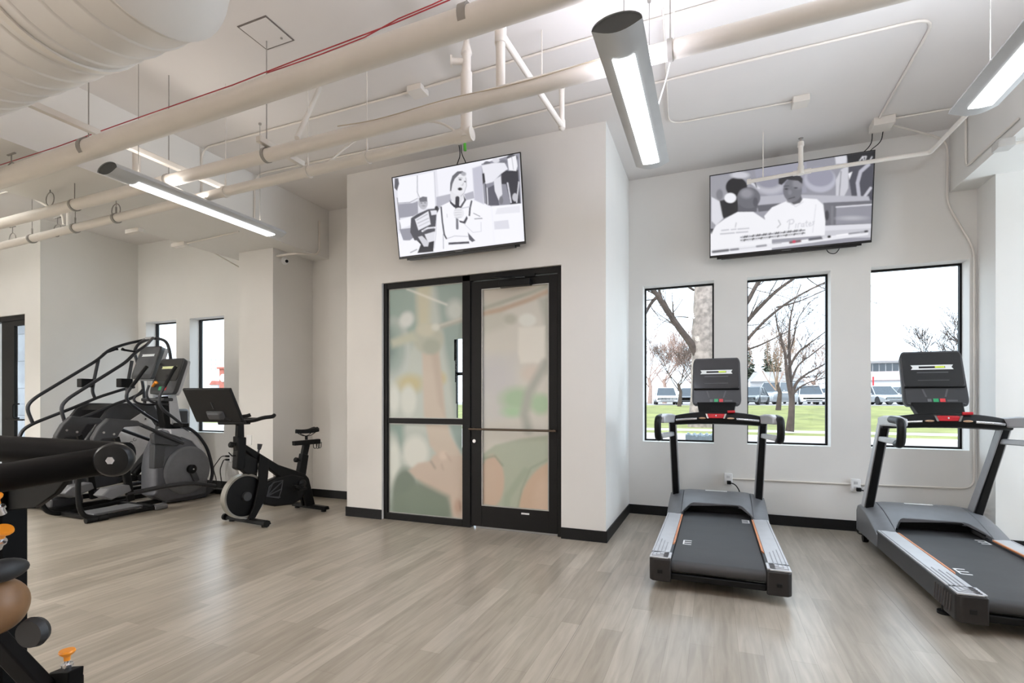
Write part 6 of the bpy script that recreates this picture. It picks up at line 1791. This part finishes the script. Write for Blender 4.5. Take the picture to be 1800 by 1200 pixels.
def make_car(label, paint, L=4.6, W=1.8, H=1.45, van=False):
    T = thing('car', label, 'car', group='parked cars outside')
    bk = dict(world=False)
    # front looks to -y
    h0 = H * .52 if not van else H * .56
    rings = []
    for y, zt, wf, zb in ((-L / 2, h0 * .72, .82, .30), (-L / 2 + .10, h0 * .86, .93, .22), (-L / 2 + .6, h0 * .98, 1.0, .20), (-L * .2, h0 * 1.02, 1.0, .20), (L * .25, h0 * 1.04, 1.0, .20), (L / 2 - .3, h0 * 1.02, .98, .22), (L / 2, h0 * .88, .86, .30)):
        w = W / 2 * wf
        rings.append([(-w * .94, y, zb), (-w, y, zb + .2), (-w, y, zt - .14), (-w * .88, y, zt), (w * .88, y, zt), (w, y, zt - .14), (w, y, zb + .2), (w * .94, y, zb)])
    MB().loft(rings).build('car_body', paint, T, bevel=.03, **bk)
    y0, y1, y2, y3 = (-L * .22, -L * .06, L * .22, L * .40) if not van else (-L * .26, -L * .14, L * .40, L * .48)
    def sec(y, z, w): return [(-w, y, z), (w, y, z)]
    w0, w1 = W / 2 * .90, W / 2 * .72
    b = MB(); b.hexa([(-w0, y0, h0 - .02), (w0, y0, h0 - .02), (w0, y3, h0 - .02), (-w0, y3, h0 - .02), (-w1, y1, H - .03), (w1, y1, H - .03), (w1, y2, H - .03), (-w1, y2, H - .03)])
    b.build('car_windows', CGL, T, bevel=.03, **bk)
    b = MB(); b.hexa([(-w1 - .01, y1 - .03, H - .05), (w1 + .01, y1 - .03, H - .05), (w1 + .01, y2 + .03, H - .05), (-w1 - .01, y2 + .03, H - .05), (-w1 + .06, y1 + .08, H), (w1 - .06, y1 + .08, H), (w1 - .06, y2 - .08, H), (-w1 + .06, y2 - .08, H)])
    b.build('roof', paint, T, bevel=.02, **bk)
    for s in (-1, 1):
        for (ya, yb2) in ((y0, y1), (y3, y2), ((y0 + y3) / 2, (y1 + y2) / 2)):
            MB().bar((s * (w0 + .005), ya, h0 - .02), (s * (w1 + .01), yb2, H - .04), .05, .05).build('pillar', paint, T, **bk)
        for yy in (-L * .31, L * .31):
            MB().disc_lathe((s * (W / 2 - .19), yy, .32), (s, 0, 0), [(0, .32), (.19, .32), (.20, .29), (.195, .18)], 20).build('wheel', TYRE, T, **bk)
        MB().hexa([(s * W * .30, -L / 2 - .01, h0 * .62), (s * W * .47, -L / 2 + .08, h0 * .62), (s * W * .47, -L / 2 + .15, h0 * .62), (s * W * .30, -L / 2 + .06, h0 * .62), (s * W * .30, -L / 2 + .04, h0 * .78), (s * W * .46, -L / 2 + .14, h0 * .80), (s * W * .46, -L / 2 + .2, h0 * .80), (s * W * .30, -L / 2 + .12, h0 * .78)]).build('headlamp', LAMPM, T, **bk)
        MB().ell((s * (W / 2 + .06), -L * .16, h0 + .06), (.10, .05, .07), 10, 6).build('side_mirror', paint, T, **bk)
    MB().box(-W * .30, W * .30, -L / 2 - .025, -L / 2 + .06, .30, h0 * .45).build('grille', GRL, T, bevel=.02, **bk)
    return T


CW = mat('white_car_paint', (214, 215, 218), .25, coat=.6); CD = mat('dark_blue_car_paint', (58, 64, 72), .25, coat=.6)
CGy = mat('grey_car_paint', (92, 98, 102), .25, .2, coat=.6); CS_ = mat('silver_car_paint', (172, 175, 178), .25, .3, coat=.6)
for px_, Y, paint, lab, rz, kw in ((1170, 45, CW, 'white parked car at the left of the first window', .25, {}), (1213, 47, CD, 'dark parked car half hidden by the middle treadmill console', .1, {}),
                                   (1322, 45, CGy, 'grey parked car at the left edge of the second window', -.2, {}), (1364, 51, CS_, 'large silver parked vehicle in the second window', -.45, dict(H=2.0, L=5.0, W=2.0, van=True)),
                                   (1422, 46, CW, 'white parked car right of the young tree in the second window', .1, dict(H=1.55)), (1452, 52, CS_, 'parked car cut off by the right side of the second window', 0, {}),
                                   (1340, 58, CW, 'white parked car in the row behind, second window', .6, {}),
                                   (1545, 46, CS_, 'silver parked car at the left of the third window', .35, {}), (1573, 50, CGy, 'parked car half hidden by the right treadmill console', -.9, {}), (1400, 60, CGy, 'grey parked car in the back row, second window', .2, {})):
    c = make_car(lab, paint, **kw); p = atY(px_, 706, Y); c.location = (p.x, p.y, ground_z(Y)); c.rotation_euler = (0, 0, rz - .1)

# ------------------------------------------------------------------ houses and other buildings
SID = mat('pale_siding', (196, 196, 198), .8, var=.03); ROOF = mat('grey_shingles', (150, 146, 146), .9, var=.1); BRK = mat('red_brick', (176, 104, 92), .9, var=.15, scale=4); PINK = mat('pale_pink_panel', (206, 184, 180), .8); DWN = mat('dark_window_glass', (70, 75, 80), .2)
p = atY(1362, 704, 72); T = thing('house', 'pale gabled house behind the parked cars in the second window', 'house', tuple(p))
x0, x1 = atY(1319, 704, 72).x, atY(1414, 704, 72).x; zg = ground_z(72)
MB().box(x0, x1, 72, 80, zg, zg + 2.9).build('wall', SID, T, smooth=False)
xm = atY(1338, 704, 72).x
MB().prism([(x0 - .3, 71.8, zg + 2.8), (x1 + .3, 71.8, zg + 2.8), (x1 - .6, 75.5, zg + 4.1), (x0 + .6, 75.5, zg + 4.1)], (0, .3, .12)).build('roof', ROOF, T, smooth=False)
MB().prism([(x0, 71.6, zg + 2.8), (xm + 1.6, 71.6, zg + 2.8), ((x0 + xm + 1.6) / 2, 71.6, zg + 4.3)], (0, 3, 0)).build('gable', SID, T, smooth=False)
for px_ in (1326, 1340, 1385, 1405):
    c = atY(px_, 700, 71.9); MB().box(c.x - .5, c.x + .5, 71.85, 71.98, zg + 1, zg + 2.2).build('house_window', DWN, T, smooth=False)
Yq = 75
p = atY(1560, 704, Yq); T = thing('office_building', 'low office building with a dark window band in the third window', 'building', tuple(p))
x0 = atY(1500, 704, Yq).x; x1 = atY(1640, 704, Yq).x; zg = ground_z(Yq)
z = lambda y: atY(1550, y, Yq).z
MB().box(x0, x1, Yq, Yq + 12, zg, z(637)).build('wall', SID, T, smooth=False)
MB().box(x0, x1, Yq - .25, Yq, z(668), z(653)).build('pink_band', PINK, T, smooth=False)
MB().box(x0, x1, Yq - .3, Yq + 12, z(638), z(634)).build('roof_edge', ROOF, T, smooth=False)
nx = 12
for i in range(nx):
    a = x0 + (x1 - x0) * (i + .08) / nx; c = x0 + (x1 - x0) * (i + .92) / nx
    MB().box(a, c, Yq - .08, Yq, z(652), z(639)).build('office_window', DWN, T, smooth=False)
for i in range(8):
    a = x0 + (x1 - x0) * (i + .15) / 8; c = x0 + (x1 - x0) * (i + .6) / 8
    MB().box(a, c, Yq - .08, Yq, z(695), z(681)).build('office_window', DWN, T, smooth=False)
q = atY(1535, 706, 60); tag(MB().tube([(q.x, 60, ground_z(60)), atY(1535, 662, 60)], .07, 8).build('pole', RED), 'thin red pole in front of the office building', 'pole')
# seen through the left windows
Yq = 52
p = atY(376, 700, Yq); T = thing('white_building', 'tall white building with small dark windows, seen through the fifth window', 'building', tuple(p)); zg = 0
z = lambda y: atY(376, y, Yq).z
a, c = atY(300, 700, Yq).x, atY(396, 700, Yq).x
MB().box(a, c, Yq, Yq + 10, ground_z(Yq), z(615)).build('wall', WHITE, T, smooth=False)
for x in (371, 379, 387):
    for y in (632, 640, 648):
        q = atY(x, y, Yq); MB().box(q.x - .12, q.x + .12, Yq - .05, Yq, q.z - .16, q.z + .16).build('building_window', mat('pale_window', (176, 180, 186), .5), T, smooth=False)
p = atY(391, 700, 44); T = thing('brick_tower', 'red brick clock tower at the right of the fifth window', 'tower', tuple(p))
MB().box(p.x - .55, p.x + .9, 44, 45.5, .9, atY(391, 648, 44).z).build('tower_wall', BRK, T, smooth=False)
MB().box(p.x - .75, p.x + 1.1, 43.8, 45.7, atY(391, 648, 44).z, atY(391, 645, 44).z).build('tower_cap', BRK, T, smooth=False)
q = atY(392, 664, 43.95); MB().disc_lathe(q, (0, -1, 0), [(0, .5), (.06, .48)], 24).build('clock_face', WHITE, T)
p = atY(376, 688, 46); T = thing('brick_house', 'low red brick roof left of the clock tower', 'house', tuple(p))
MB().box(p.x - .7, p.x + .7, 46, 48, 1.0, atY(376, 676, 46).z).build('wall', SID, T, smooth=False)
MB().prism([(p.x - .8, 45.9, atY(376, 676, 46).z), (p.x + .8, 45.9, atY(376, 676, 46).z), (p.x + .3, 45.9, atY(376, 669, 46).z), (p.x - .3, 45.9, atY(376, 669, 46).z)], (0, 2, 0)).build('roof', BRK, T, smooth=False)

# crumpled sheet on the sill of the first window
rg = random.Random(3)
vs = []; nx, ny = 26, 8
for j in range(ny + 1):
    for i in range(nx + 1):
        x = -.30 + .29 * i / nx; y = YW + .27 + .10 * j / ny
        h = .03 + .05 * math.sin(math.pi * j / ny) * (0.55 + .45 * math.sin(i * .55) ** 2) + rg.uniform(0, .02)
        if j in (0, ny): h = .0
        vs.append((x, y, .81 + h))
fs = [(j * (nx + 1) + i, j * (nx + 1) + i + 1, (j + 1) * (nx + 1) + i + 1, (j + 1) * (nx + 1) + i) for j in range(ny) for i in range(nx)]
b = MB(); b.v = [Vector(v) for v in vs]; b.f = fs
tag(b.build('crumpled_sheet', mat('pale_blue_plastic', (176, 190, 198), .4, var=.1), smooth=False), 'crumpled pale blue plastic outside on the sill of the first window', 'sheet')
struct(MB().box(-.735, 0, YW + .22, YW + .42, .77, .809).build('trim_1', CONC, smooth=False))
